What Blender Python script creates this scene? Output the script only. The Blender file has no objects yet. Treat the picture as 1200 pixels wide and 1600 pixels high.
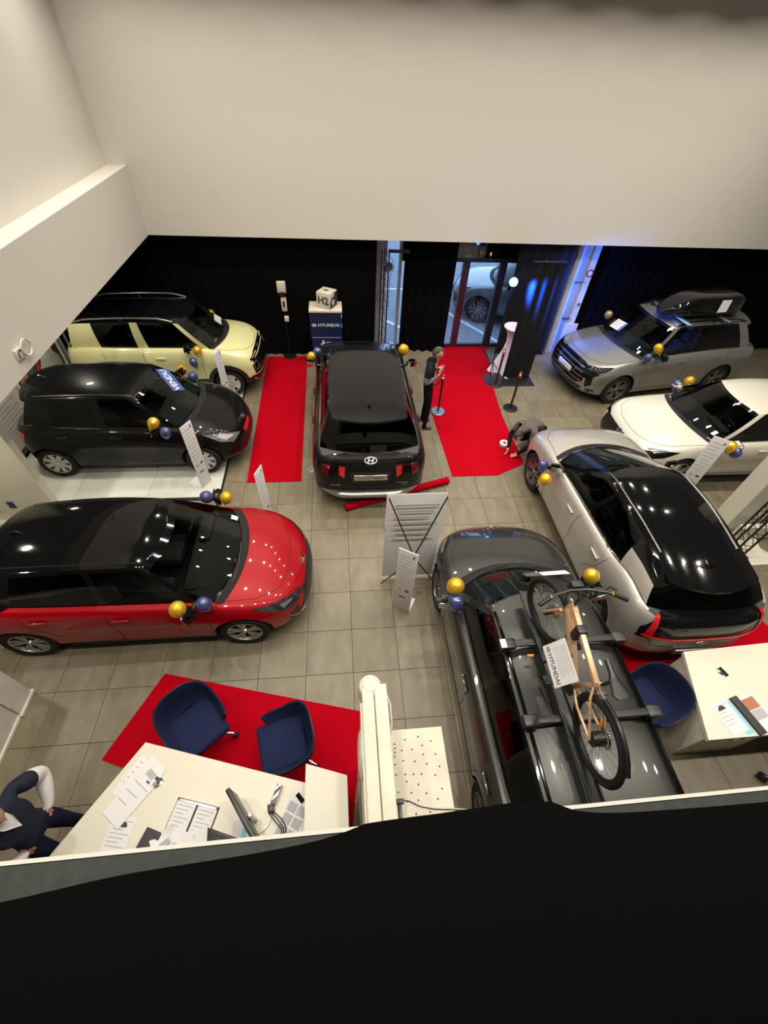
import bpy, bmesh, math, random
from math import pi, sin, cos, radians
from mathutils import Vector, Matrix
from mathutils.bvhtree import BVHTree
from mathutils.geometry import delaunay_2d_cdt

SC = bpy.context.scene
COL = SC.collection

# ------------------------------------------------------------ camera
CAMH = 5.5
R0 = (0.99545178, -0.03330508, 0.0892554)      # world X axis in camera axes (right, down, forward)
R1 = (-0.08427137, -0.74479561, 0.66195002)    # world Y axis
R2 = (0.04443073, -0.666461, -0.74421478)      # world Z axis
cam_data = bpy.data.cameras.new('camera')
cam = bpy.data.objects.new('camera', cam_data)
COL.objects.link(cam)
cam.matrix_world = Matrix(((R0[0], -R0[1], -R0[2], 0), (R1[0], -R1[1], -R1[2], 0), (R2[0], -R2[1], -R2[2], CAMH), (0, 0, 0, 1)))
cam_data.sensor_fit = 'VERTICAL'
cam_data.sensor_height = 24.0
cam_data.lens = 670.0 * 24.0 / 1600.0
cam_data.clip_start = 0.05
SC.camera = cam

# ------------------------------------------------------------ world and exposure
w = bpy.data.worlds.new('world'); SC.world = w; w.use_nodes = True
wn = w.node_tree.nodes; wl = w.node_tree.links
bg = wn['Background']
bg.inputs['Color'].default_value = (0.42, 0.62, 1.0, 1)
bg.inputs['Strength'].default_value = 3.0
SC.view_settings.view_transform = 'Standard'
SC.view_settings.look = 'None'
SC.view_settings.exposure = 0.0
SC.view_settings.gamma = 1.0
SC.view_settings.use_curve_mapping = False

# ceiling spotlights of the showroom (disc lamps)
LAMP_Z = 6.75
LAMP_SPOTS = [(x, y) for y in (1.2, 4.0, 6.6, 8.7) for x in (-3.2, -1.9, -0.6, 0.7, 2.0, 3.3, 4.6, 5.9, 7.2, 8.5)]
LAMP_POWER = 31.0
_ld = None
for i, (lx, ly) in enumerate(LAMP_SPOTS):
    if _ld is None:
        _ld = bpy.data.lights.new('spotlight', 'AREA')
        _ld.shape = 'DISK'; _ld.size = 0.15; _ld.energy = LAMP_POWER
        _ld.color = (1.0, 0.91, 0.78)
        _ld.spread = radians(124)
    lo = bpy.data.objects.new('ceiling_lamp_light', _ld)
    COL.objects.link(lo)
    lo.location = (lx, ly, LAMP_Z - 0.035)
# added fill lights under the slab, brightening the left bay
_lb = bpy.data.lights.new('bay_downlight', 'AREA'); _lb.shape = 'DISK'; _lb.size = 0.14; _lb.energy = 16; _lb.color = (1.0, 0.92, 0.74); _lb.spread = radians(140)
for bx, by in ((-4.7, 2.6), (-4.9, 4.1), (-5.0, 6.0), (-5.0, 7.9)):
    lo = bpy.data.objects.new('bay_downlight', _lb); COL.objects.link(lo); lo.location = (bx, by, 2.60)

# ------------------------------------------------------------ helpers
def material(name, color, rough=0.5, metal=0.0, coat=0.0, noise=0.0, nscale=8.0, bump=0.0, bscale=60.0, emit=None, estr=0.0, spec=0.5, trans=0.0, coatrough=0.03, stretch=None, coat_ior=1.5):
    m = bpy.data.materials.new(name); m.use_nodes = True
    nt = m.node_tree; b = nt.nodes['Principled BSDF']
    b.inputs['Base Color'].default_value = (*color, 1)
    b.inputs['Roughness'].default_value = rough
    b.inputs['Metallic'].default_value = metal
    b.inputs['Coat Weight'].default_value = coat
    b.inputs['Coat Roughness'].default_value = coatrough
    b.inputs['Coat IOR'].default_value = coat_ior
    b.inputs['Specular IOR Level'].default_value = spec
    b.inputs['Transmission Weight'].default_value = trans
    if emit:
        b.inputs['Emission Color'].default_value = (*emit, 1)
        b.inputs['Emission Strength'].default_value = estr
    if noise or bump:
        tc = nt.nodes.new('ShaderNodeTexCoord'); mp = nt.nodes.new('ShaderNodeMapping')
        nt.links.new(tc.outputs['Object'], mp.inputs[0])
        if stretch: mp.inputs['Scale'].default_value = stretch
    if noise:
        n = nt.nodes.new('ShaderNodeTexNoise'); n.inputs['Scale'].default_value = nscale; n.inputs['Detail'].default_value = 6
        nt.links.new(mp.outputs[0], n.inputs['Vector'])
        r = nt.nodes.new('ShaderNodeMapRange'); r.inputs[1].default_value = 0.25; r.inputs[2].default_value = 0.75
        r.inputs[3].default_value = 1 - noise; r.inputs[4].default_value = 1 + noise
        nt.links.new(n.outputs[0], r.inputs[0])
        mx = nt.nodes.new('ShaderNodeVectorMath'); mx.operation = 'SCALE'
        mx.inputs[0].default_value = color
        nt.links.new(r.outputs[0], mx.inputs['Scale']); nt.links.new(mx.outputs[0], b.inputs['Base Color'])
    if bump:
        n2 = nt.nodes.new('ShaderNodeTexNoise'); n2.inputs['Scale'].default_value = bscale; n2.inputs['Detail'].default_value = 4
        nt.links.new(mp.outputs[0], n2.inputs['Vector'])
        bp = nt.nodes.new('ShaderNodeBump'); bp.inputs['Strength'].default_value = bump; bp.inputs['Distance'].default_value = 0.01
        nt.links.new(n2.outputs[0], bp.inputs['Height']); nt.links.new(bp.outputs[0], b.inputs['Normal'])
    return m

def glass_mat(name, tint, rough=0.0):
    m = bpy.data.materials.new(name); m.use_nodes = True
    nt = m.node_tree
    for n in list(nt.nodes): nt.nodes.remove(n)
    out = nt.nodes.new('ShaderNodeOutputMaterial'); mix = nt.nodes.new('ShaderNodeMixShader')
    tr = nt.nodes.new('ShaderNodeBsdfTransparent'); tr.inputs[0].default_value = (*tint, 1)
    gl = nt.nodes.new('ShaderNodeBsdfGlossy'); gl.inputs['Roughness'].default_value = rough; gl.inputs[0].default_value = (1, 1, 1, 1)
    fr = nt.nodes.new('ShaderNodeFresnel'); fr.inputs[0].default_value = 1.36
    nt.links.new(fr.outputs[0], mix.inputs[0]); nt.links.new(tr.outputs[0], mix.inputs[1]); nt.links.new(gl.outputs[0], mix.inputs[2])
    nt.links.new(mix.outputs[0], out.inputs[0])
    return m

M = {}
M['wall'] = material('white_painted_wall', (0.63, 0.605, 0.55), 0.85, bump=0.08, bscale=90)
M['wall_dark'] = material('dark_ceiling_paint', (0.02, 0.02, 0.02), 0.9)  # near black by colour, so glossy cars mirror dark, unlit surfaces
M['white'] = material('white_laminate', (0.575, 0.555, 0.46), 0.35)
M['white_gloss'] = material('white_gloss_tile', (0.50, 0.51, 0.46), 0.12, coat=0.3)
M['dirty_white'] = material('dusty_white_board', (0.58, 0.54, 0.44), 0.6, noise=0.16, nscale=3.0)
M['cloth'] = material('black_molton_cloth', (0.0028, 0.0028, 0.0032), 0.95, spec=0.05, bump=0.2, bscale=25)
M['drape'] = material('black_sheen_drape', (0.010, 0.010, 0.013), 0.7, spec=0.15)
M['parapet'] = material('grey_parapet_felt', (0.045, 0.052, 0.048), 0.9, noise=0.2, nscale=40, spec=0.2)
M['carpet'] = material('red_carpet_felt', (0.30, 0.0004, 0.006), 0.95, spec=0.05, bump=0.2, bscale=250)
M['navy'] = material('navy_fabric', (0.008, 0.014, 0.050), 0.9, spec=0.2, bump=0.3, bscale=300)
M['black'] = material('black_plastic', (0.008, 0.008, 0.009), 0.38)
M['black_gloss'] = material('gloss_black', (0.004, 0.004, 0.0045), 0.08, coat=1.0, coat_ior=1.28, spec=0.12)
M['rubber'] = material('tyre_rubber', (0.010, 0.010, 0.011), 0.75, spec=0.3)
M['chrome'] = material('chrome', (0.75, 0.75, 0.74), 0.12, 1.0)
M['silver'] = material('silver_alloy', (0.50, 0.50, 0.49), 0.3, 0.9)
M['grey_alloy'] = material('grey_alloy', (0.22, 0.22, 0.22), 0.3, 0.8)
M['interior'] = material('dark_cabin_trim', (0.03, 0.03, 0.032), 0.7)
M['seat'] = material('seat_cloth', (0.055, 0.055, 0.058), 0.85)
M['under'] = material('black_underbody', (0.004, 0.004, 0.004), 0.9)
M['glass'] = glass_mat('car_window_glass', (0.42, 0.47, 0.44))
M['glass_dark'] = glass_mat('privacy_window_glass', (0.07, 0.075, 0.075))
M['glass_clear'] = glass_mat('clear_glass', (0.92, 0.96, 0.98))
M['lamp_clear'] = material('headlamp_glass', (0.30, 0.31, 0.32), 0.08, 0.6, coat=1.0)
M['lamp_dark'] = material('dark_headlamp_glass', (0.05, 0.05, 0.052), 0.08, 0.5, coat=1.0)
M['lamp_bright'] = material('headlamp_reflector', (0.85, 0.85, 0.86), 0.15, 0.5, coat=1.0)
M['lamp_red'] = material('red_lamp_lens', (0.55, 0.01, 0.012), 0.1, coat=1.0)
M['lamp_dred'] = material('dark_red_lens', (0.10, 0.004, 0.006), 0.1, coat=1.0)
M['gold'] = material('gold_balloon_latex', (0.70, 0.42, 0.02), 0.12, 0.55, coat=0.8)
M['pearl'] = material('pale_gold_balloon_latex', (0.48, 0.38, 0.14), 0.15, 0.55, coat=0.8)
M['blue_b'] = material('blue_balloon_latex', (0.045, 0.06, 0.18), 0.15, 0.35, coat=0.8)
M['black_b'] = material('black_balloon_latex', (0.004, 0.004, 0.005), 0.08, coat=1.0)
M['paper'] = material('white_paper', (0.62, 0.62, 0.63), 0.7)
M['ink'] = material('grey_print', (0.36, 0.36, 0.39), 0.8)
M['inkd'] = material('dark_print', (0.03, 0.03, 0.035), 0.7)
M['inkb'] = material('blue_print', (0.03, 0.07, 0.25), 0.7)
M['cyan'] = material('light_blue_print', (0.20, 0.50, 0.62), 0.6)
M['orange_pr'] = material('brown_photo_print', (0.35, 0.13, 0.06), 0.6)
M['skin'] = material('skin', (0.52, 0.27, 0.19), 0.55)
M['hair_dark'] = material('dark_hair', (0.02, 0.014, 0.01), 0.7)
M['hair_grey'] = material('greying_hair', (0.045, 0.038, 0.032), 0.8, noise=0.5, nscale=40)
M['shirt'] = material('white_shirt', (0.70, 0.68, 0.68), 0.85)
M['vest'] = material('navy_knit_vest', (0.020, 0.024, 0.038), 0.95, spec=0.1, bump=0.3, bscale=200)
M['trousers'] = material('navy_trousers', (0.010, 0.013, 0.035), 0.9, spec=0.1)
M['bvest'] = material('black_padded_vest', (0.006, 0.006, 0.008), 0.85, spec=0.2)
M['gsleeve'] = material('grey_sleeve', (0.12, 0.12, 0.13), 0.9)
M['bpants'] = material('black_trousers', (0.006, 0.006, 0.008), 0.9, spec=0.1)
M['jumper'] = material('grey_brown_jumper', (0.075, 0.065, 0.058), 0.95, bump=0.2, bscale=150)
M['shoe'] = material('brown_shoe', (0.05, 0.035, 0.028), 0.5)
M['brass'] = material('copper_finial', (0.75, 0.32, 0.14), 0.2, 0.9)
M['bluegrey'] = material('brushed_base_plate', (0.30, 0.36, 0.44), 0.3, 0.7)
M['wood'] = material('champagne_bike_frame', (0.66, 0.44, 0.25), 0.35, 0.4, coat=0.5)
M['orange'] = material('orange_reflector', (0.9, 0.25, 0.01), 0.3)
M['asphalt'] = material('outdoor_asphalt', (0.20, 0.21, 0.23), 0.9, noise=0.2, nscale=6)
M['concrete'] = material('pale_concrete', (0.52, 0.50, 0.46), 0.8, noise=0.12, nscale=5)
M['steelblue'] = material('galvanised_steel', (0.45, 0.50, 0.55), 0.35, 0.6)
M['maroon'] = material('maroon_door_frame', (0.05, 0.012, 0.02), 0.4)
M['dkframe'] = material('dark_door_frame', (0.012, 0.012, 0.02), 0.4)
M['dnavy'] = material('dark_blue_display', (0.006, 0.014, 0.06), 0.4)
M['redring'] = material('red_ring', (0.45, 0.02, 0.02), 0.5)
M['tablecov'] = material('white_stretch_cover', (0.72, 0.66, 0.78), 0.8)
M['doormat'] = material('grey_doormat', (0.06, 0.065, 0.07), 0.95)
M['sticker'] = material('dark_blue_sticker', (0.03, 0.03, 0.09), 0.5)
M['blue_emit'] = material('blue_lamp_lens', (0.1, 0.4, 1.0), 0.3, emit=(0.05, 0.45, 1.0), estr=45.0)
M['red_emit'] = material('small_red_lamp', (1.0, 0.2, 0.1), 0.3, emit=(1.0, 0.22, 0.15), estr=2.0)  # glow stands in for red reflections on the transom
M['lampglow'] = material('spotlight_lens', (1.0, 0.9, 0.7), 0.3, emit=(1.0, 0.87, 0.68), estr=12.0)
def paint(name, c, metal=0.5, rough=0.35, coat=1.0, ior=1.5, spec=.5): return material(name, c, rough, metal, coat=coat, spec=spec, coat_ior=ior)

def tile_mat():
    m = bpy.data.materials.new('grey_stone_tile'); m.use_nodes = True
    nt = m.node_tree; b = nt.nodes['Principled BSDF']
    tc = nt.nodes.new('ShaderNodeTexCoord'); oi = nt.nodes.new('ShaderNodeObjectInfo')
    ad = nt.nodes.new('ShaderNodeVectorMath'); ad.operation = 'ADD'
    nt.links.new(tc.outputs['Object'], ad.inputs[0])
    sc = nt.nodes.new('ShaderNodeVectorMath'); sc.operation = 'SCALE'; sc.inputs['Scale'].default_value = 3.3
    nt.links.new(oi.outputs['Location'], sc.inputs[0]); nt.links.new(sc.outputs[0], ad.inputs[1])
    mp = nt.nodes.new('ShaderNodeMapping'); mp.inputs['Scale'].default_value = (3.0, 1.0, 1.0)
    nt.links.new(ad.outputs[0], mp.inputs[0])
    n = nt.nodes.new('ShaderNodeTexNoise'); n.inputs['Scale'].default_value = 2.2; n.inputs['Detail'].default_value = 8; n.inputs['Roughness'].default_value = 0.6
    nt.links.new(mp.outputs[0], n.inputs['Vector'])
    cr = nt.nodes.new('ShaderNodeValToRGB')
    cr.color_ramp.elements[0].position = 0.3; cr.color_ramp.elements[0].color = (0.112, 0.095, 0.062, 1)
    cr.color_ramp.elements[1].position = 0.7; cr.color_ramp.elements[1].color = (0.168, 0.145, 0.098, 1)
    nt.links.new(n.outputs[0], cr.inputs[0])
    mr = nt.nodes.new('ShaderNodeMapRange'); mr.inputs[3].default_value = 0.90; mr.inputs[4].default_value = 1.10
    nt.links.new(oi.outputs['Random'], mr.inputs[0])
    s2 = nt.nodes.new('ShaderNodeVectorMath'); s2.operation = 'SCALE'
    nt.links.new(cr.outputs[0], s2.inputs[0]); nt.links.new(mr.outputs[0], s2.inputs['Scale'])
    nt.links.new(s2.outputs[0], b.inputs['Base Color'])
    b.inputs['Roughness'].default_value = 0.42; b.inputs['Specular IOR Level'].default_value = 0.4
    return m
M['tile'] = tile_mat()
M['grout'] = material('dark_grout', (0.06, 0.05, 0.04), 0.95)

def link(name, me, parent=None):
    o = bpy.data.objects.new(name, me); COL.objects.link(o)
    if parent: o.parent = parent
    return o

def thing(name, label, cat, loc=(0, 0, 0), rotz=0.0, group=None):
    o = bpy.data.objects.new(name, None); COL.objects.link(o)
    o.location = loc; o.rotation_euler = (0, 0, rotz); o.empty_display_size = 0.2
    o['label'] = label; o['category'] = cat
    if group: o['group'] = group
    return o

def tag(o, label, cat, group=None):
    o['label'] = label; o['category'] = cat
    if group: o['group'] = group
    return o

def struct(o):
    o['kind'] = 'structure'; return o

def dup(root, loc=None, rotz=None, label=None, group=None):
    def cp(o, par):
        c = o.copy(); COL.objects.link(c); c.parent = par
        for ch in list(o.children): cp(ch, c)
        return c
    r = cp(root, None)
    if loc is not None: r.location = loc
    if rotz is not None: r.rotation_euler = (0, 0, rotz)
    if label: r['label'] = label
    if group: r['group'] = group
    return r

def smooth_mesh(me, ang=32):
    bm = bmesh.new(); bm.from_mesh(me)
    a = radians(ang)
    for f in bm.faces: f.smooth = True
    for e in bm.edges:
        if len(e.link_faces) == 2:
            e.smooth = e.calc_face_angle(0) < a
    bm.to_mesh(me); bm.free()

class MB:
    """collects shapes; build() links them as ONE mesh object"""
    def __init__(s): s.v = []; s.f = []; s.m = []; s.mi = 0; s.mats = []
    def mat(s, key):
        mm = M[key] if isinstance(key, str) else key
        if mm not in s.mats: s.mats.append(mm)
        s.mi = s.mats.index(mm); return s
    def add(s, vs, fs):
        b = len(s.v); s.v += [tuple(p) for p in vs]; s.f += [tuple(i + b for i in f) for f in fs]; s.m += [s.mi] * len(fs); return s
    def box(s, x0, x1, y0, y1, z0, z1, mtx=None):
        vs = [Vector(p) for p in ((x0, y0, z0), (x1, y0, z0), (x1, y1, z0), (x0, y1, z0), (x0, y0, z1), (x1, y0, z1), (x1, y1, z1), (x0, y1, z1))]
        if mtx: vs = [mtx @ p for p in vs]
        return s.add(vs, [(0, 3, 2, 1), (4, 5, 6, 7), (0, 1, 5, 4), (1, 2, 6, 5), (2, 3, 7, 6), (3, 0, 4, 7)])
    def bbox(s, x0, x1, y0, y1, z0, z1, r=0.01, mtx=None, seg=2):
        bm = bmesh.new(); bmesh.ops.create_cube(bm, size=1)
        for v in bm.verts:
            v.co = Vector(((x0 + x1) / 2 + v.co.x * (x1 - x0), (y0 + y1) / 2 + v.co.y * (y1 - y0), (z0 + z1) / 2 + v.co.z * (z1 - z0)))
        bmesh.ops.bevel(bm, geom=list(bm.edges), offset=r, segments=seg, affect='EDGES', profile=0.5)
        return s.addbm(bm, mtx)
    def addbm(s, bm, mtx=None):
        bm.verts.index_update()
        vs = [(mtx @ v.co) if mtx else v.co.copy() for v in bm.verts]
        s.add(vs, [[v.index for v in f.verts] for f in bm.faces]); bm.free(); return s
    def prism(s, poly, z0, z1, mtx=None):
        n = len(poly)
        vs = [Vector((x, y, z0)) for x, y in poly] + [Vector((x, y, z1)) for x, y in poly]
        if mtx: vs = [mtx @ p for p in vs]
        return s.add(vs, [tuple(range(n))[::-1], tuple(range(n, 2 * n))] + [(i, (i + 1) % n, n + (i + 1) % n, n + i) for i in range(n)])
    def lathe(s, prof, n=24, mtx=None, a0=0, a1=2 * pi):
        """prof: list of (r,z) about local Z"""
        full = abs(a1 - a0 - 2 * pi) < 1e-6
        k = n if full else n + 1
        vs = []
        for i in range(k):
            a = a0 + (a1 - a0) * i / n
            for r, z in prof: vs.append(Vector((r * cos(a), r * sin(a), z)))
        if mtx: vs = [mtx @ p for p in vs]
        m = len(prof); fs = []
        for i in range(n):
            j = (i + 1) % k
            for q in range(m - 1): fs.append((i * m + q, j * m + q, j * m + q + 1, i * m + q + 1))
        return s.add(vs, fs)
    def cyl(s, r, z0, z1, n=20, mtx=None, r2=None):
        r2 = r if r2 is None else r2
        return s.lathe([(0, z0), (r, z0), (r2, z1), (0, z1)], n, mtx)
    def tube(s, pts, r, n=8, closed=False):
        pts = [Vector(p) for p in pts]; rs = r if isinstance(r, (list, tuple)) else [r] * len(pts)
        vs = []; k = len(pts); up = None
        for i, p in enumerate(pts):
            if closed: t = pts[(i + 1) % k] - pts[i - 1]
            else: t = pts[min(i + 1, k - 1)] - pts[max(i - 1, 0)]
            t.normalize()
            if up is None: up = t.orthogonal().normalized()
            up = (up - t * up.dot(t))
            if up.length < 1e-6: up = t.orthogonal()
            up.normalize(); sd = t.cross(up)
            for j in range(n):
                a = 2 * pi * j / n; vs.append(p + (up * cos(a) + sd * sin(a)) * rs[i])
        fs = []
        for i in range(k if closed else k - 1):
            i2 = (i + 1) % k
            for j in range(n):
                j2 = (j + 1) % n; fs.append((i * n + j, i * n + j2, i2 * n + j2, i2 * n + j))
        if not closed: fs += [tuple(range(n))[::-1], tuple(range((k - 1) * n, k * n))]
        return s.add(vs, fs)
    def ball(s, c, rx, ry, rz, n=16, m=10, mtx=None):
        T = Matrix.Translation(c) @ Matrix.Diagonal((rx, ry, rz, 1))
        if mtx: T = mtx @ T
        prof = [(max(1e-4, sin(pi * i / m)), -cos(pi * i / m)) for i in range(m + 1)]
        return s.lathe(prof, n, T)
    def grid(s, P):
        """P[i][j] points"""
        n = len(P); m = len(P[0])
        return s.add([p for row in P for p in row], [(i * m + j, (i + 1) * m + j, (i + 1) * m + j + 1, i * m + j + 1) for i in range(n - 1) for j in range(m - 1)])
    def mesh(s, name, smooth=32, merge=True):
        me = bpy.data.meshes.new(name); me.from_pydata([tuple(p) for p in s.v], [], s.f)
        for mm in s.mats: me.materials.append(mm)
        if len(s.mats) > 1: me.polygons.foreach_set('material_index', s.m)
        bm = bmesh.new(); bm.from_mesh(me)
        if merge: bmesh.ops.remove_doubles(bm, verts=bm.verts, dist=1e-5)
        bmesh.ops.recalc_face_normals(bm, faces=bm.faces)
        bm.to_mesh(me); bm.free()
        if smooth: smooth_mesh(me, smooth)
        return me
    def build(s, name, key=None, parent=None, smooth=32):
        if key is not None and not s.mats: s.mat(key)
        if key is not None and len(s.mats) == 0: s.mat(key)
        return link(name, s.mesh(name, smooth), parent)

def mb(key): return MB().mat(key)
def rotm(rx=0, ry=0, rz=0, loc=(0, 0, 0)):
    return Matrix.Translation(loc) @ Matrix.Rotation(rz, 4, 'Z') @ Matrix.Rotation(ry, 4, 'Y') @ Matrix.Rotation(rx, 4, 'X')
def frame(o, xd, yd):
    """matrix with local x along xd, y along yd, origin o"""
    xd = Vector(xd).normalized(); yd = Vector(yd); yd = (yd - xd * yd.dot(xd)).normalized(); z = xd.cross(yd)
    return Matrix(((xd.x, yd.x, z.x, o[0]), (xd.y, yd.y, z.y, o[1]), (xd.z, yd.z, z.z, o[2]), (0, 0, 0, 1)))

_dg = bpy.context.evaluated_depsgraph_get
def text_mesh(name, body, size, mtx, key, parent=None, extrude=0.0008, align='CENTER', shear=0.0, bold=0.0, xs=1.0):
    cu = bpy.data.curves.new(name, 'FONT'); cu.body = body; cu.size = size; cu.extrude = extrude
    cu.align_x = align; cu.align_y = 'CENTER'; cu.shear = shear; cu.offset = bold * size; cu.resolution_u = 2
    o = bpy.data.objects.new(name, cu); COL.objects.link(o)
    dg = _dg(); dg.update()
    me = bpy.data.meshes.new_from_object(o.evaluated_get(dg)); bpy.data.objects.remove(o)
    me.transform(mtx @ Matrix.Diagonal((xs, 1, 1, 1))); me.materials.clear(); me.materials.append(M[key] if isinstance(key, str) else key)
    return link(name, me, parent)

def hermite(pts, x):
    """smooth interpolation through (x, z) points, ascending x"""
    n = len(pts)
    if x <= pts[0][0]: return pts[0][1]
    if x >= pts[-1][0]: return pts[-1][1]
    for i in range(n - 1):
        if x <= pts[i + 1][0]: break
    x0, y0 = pts[i]; x1, y1 = pts[i + 1]; h = x1 - x0
    d = (y1 - y0) / h
    def slope(k):
        if k == 0 or k == n - 1:
            a = 0 if k == 0 else n - 2
            return (pts[a + 1][1] - pts[a][1]) / (pts[a + 1][0] - pts[a][0])
        d0 = (pts[k][1] - pts[k - 1][1]) / (pts[k][0] - pts[k - 1][0]); d1 = (pts[k + 1][1] - pts[k][1]) / (pts[k + 1][0] - pts[k][0])
        return 0 if d0 * d1 <= 0 else 2 * d0 * d1 / (d0 + d1)
    m0, m1 = slope(i), slope(i + 1); t = (x - x0) / h
    return (2 * t ** 3 - 3 * t * t + 1) * y0 + (t ** 3 - 2 * t * t + t) * h * m0 + (-2 * t ** 3 + 3 * t * t) * y1 + (t ** 3 - t * t) * h * m1

# ------------------------------------------------------------ wheels
WHEELS = {}
def wheel_meshes(R, Wd, style):
    key = (round(R, 3), round(Wd, 3), style)
    if key in WHEELS: return WHEELS[key]
    T = Matrix.Rotation(-pi / 2, 4, 'X')        # lathe z axis -> +y
    r = R * 0.70
    t = mb('rubber')
    h = Wd / 2
    t.lathe([(r, -h * .9), (R * .93, -h), (R * .985, -h * .8), (R, -h * .4), (R, h * .4), (R * .985, h * .8), (R * .93, h), (r * 1.04, h * .95), (r, h * .85), (r, -h * .9)], 36, T)
    tm = t.mesh('wheel')
    m = MB()
    dark = 'black' if style != 'steel' else 'grey_alloy'
    m.mat('under').lathe([(0, h * .25), (r, h * .25)], 28, T)
    lip = {'five': 'silver', 'twin': 'grey_alloy', 'cross': 'silver', 'steel': 'silver', 'dark': 'grey_alloy', 'block': 'silver'}[style]
    m.mat(lip).lathe([(r, h * .2), (r * .99, h * .93), (r * .93, h * .93), (r * .90, h * .6), (r * .90, h * .2)], 32, T)
    m.mat(lip).lathe([(0, h * .8), (r * .16, h * .8), (r * .2, h * .6), (r * .2, h * .25)], 16, T)
    n, wi, wo, skew = {'five': (5, .16, .26, 0), 'twin': (10, .10, .13, .0), 'cross': (5, .09, .30, 0.0), 'steel': (8, .15, .20, .35), 'dark': (5, .12, .24, 0), 'block': (4, .30, .50, 0)}[style]
    for i in range(n):
        a = 2 * pi * i / n + .2
        def P(rad, ang, y): return (rad * cos(ang), y, rad * sin(ang))
        if style in ('cross', 'five', 'dark'):
            parts = [(a, a + .20, 'silver' if style != 'dark' else 'grey_alloy'), (a, a - .20, 'silver' if style != 'dark' else 'grey_alloy')]
            m.mat('black')
            vs = [P(r * .18, a - .3, h * .55), P(r * .18, a + .3, h * .55), P(r * .92, a + .17, h * .7), P(r * .92, a - .17, h * .7)]
            m.add(vs, [(0, 1, 2, 3)])
        else:
            parts = [(a, a + skew, lip)]
        for a0, a1, k in parts:
            ww = (wi if style not in ('cross', 'five', 'dark') else .07) * r; w2 = (wo if style not in ('cross', 'five', 'dark') else .10) * r
            p0 = Vector(P(r * .12, a0, h * .72)); p1 = Vector(P(r * .93, a1, h * .85)); d = (p1 - p0).normalized(); s = d.cross(Vector((0, 1, 0))).normalized()
            vs = [p0 - s * ww, p0 + s * ww, p1 + s * w2, p1 - s * w2]
            vb = [v - Vector((0, h * .35, 0)) for v in vs]
            m.mat(k).add(vs + vb, [(0, 1, 2, 3), (0, 4, 5, 1), (1, 5, 6, 2), (2, 6, 7, 3), (3, 7, 4, 0)])
    rm = m.mesh('rim')
    c = mb('chrome' if style != 'dark' else 'black').lathe([(0, h * .88), (r * .10, h * .86), (r * .11, h * .7)], 14, T).mesh('hub_cap')
    WHEELS[key] = (tm, rm, c); return WHEELS[key]

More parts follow.
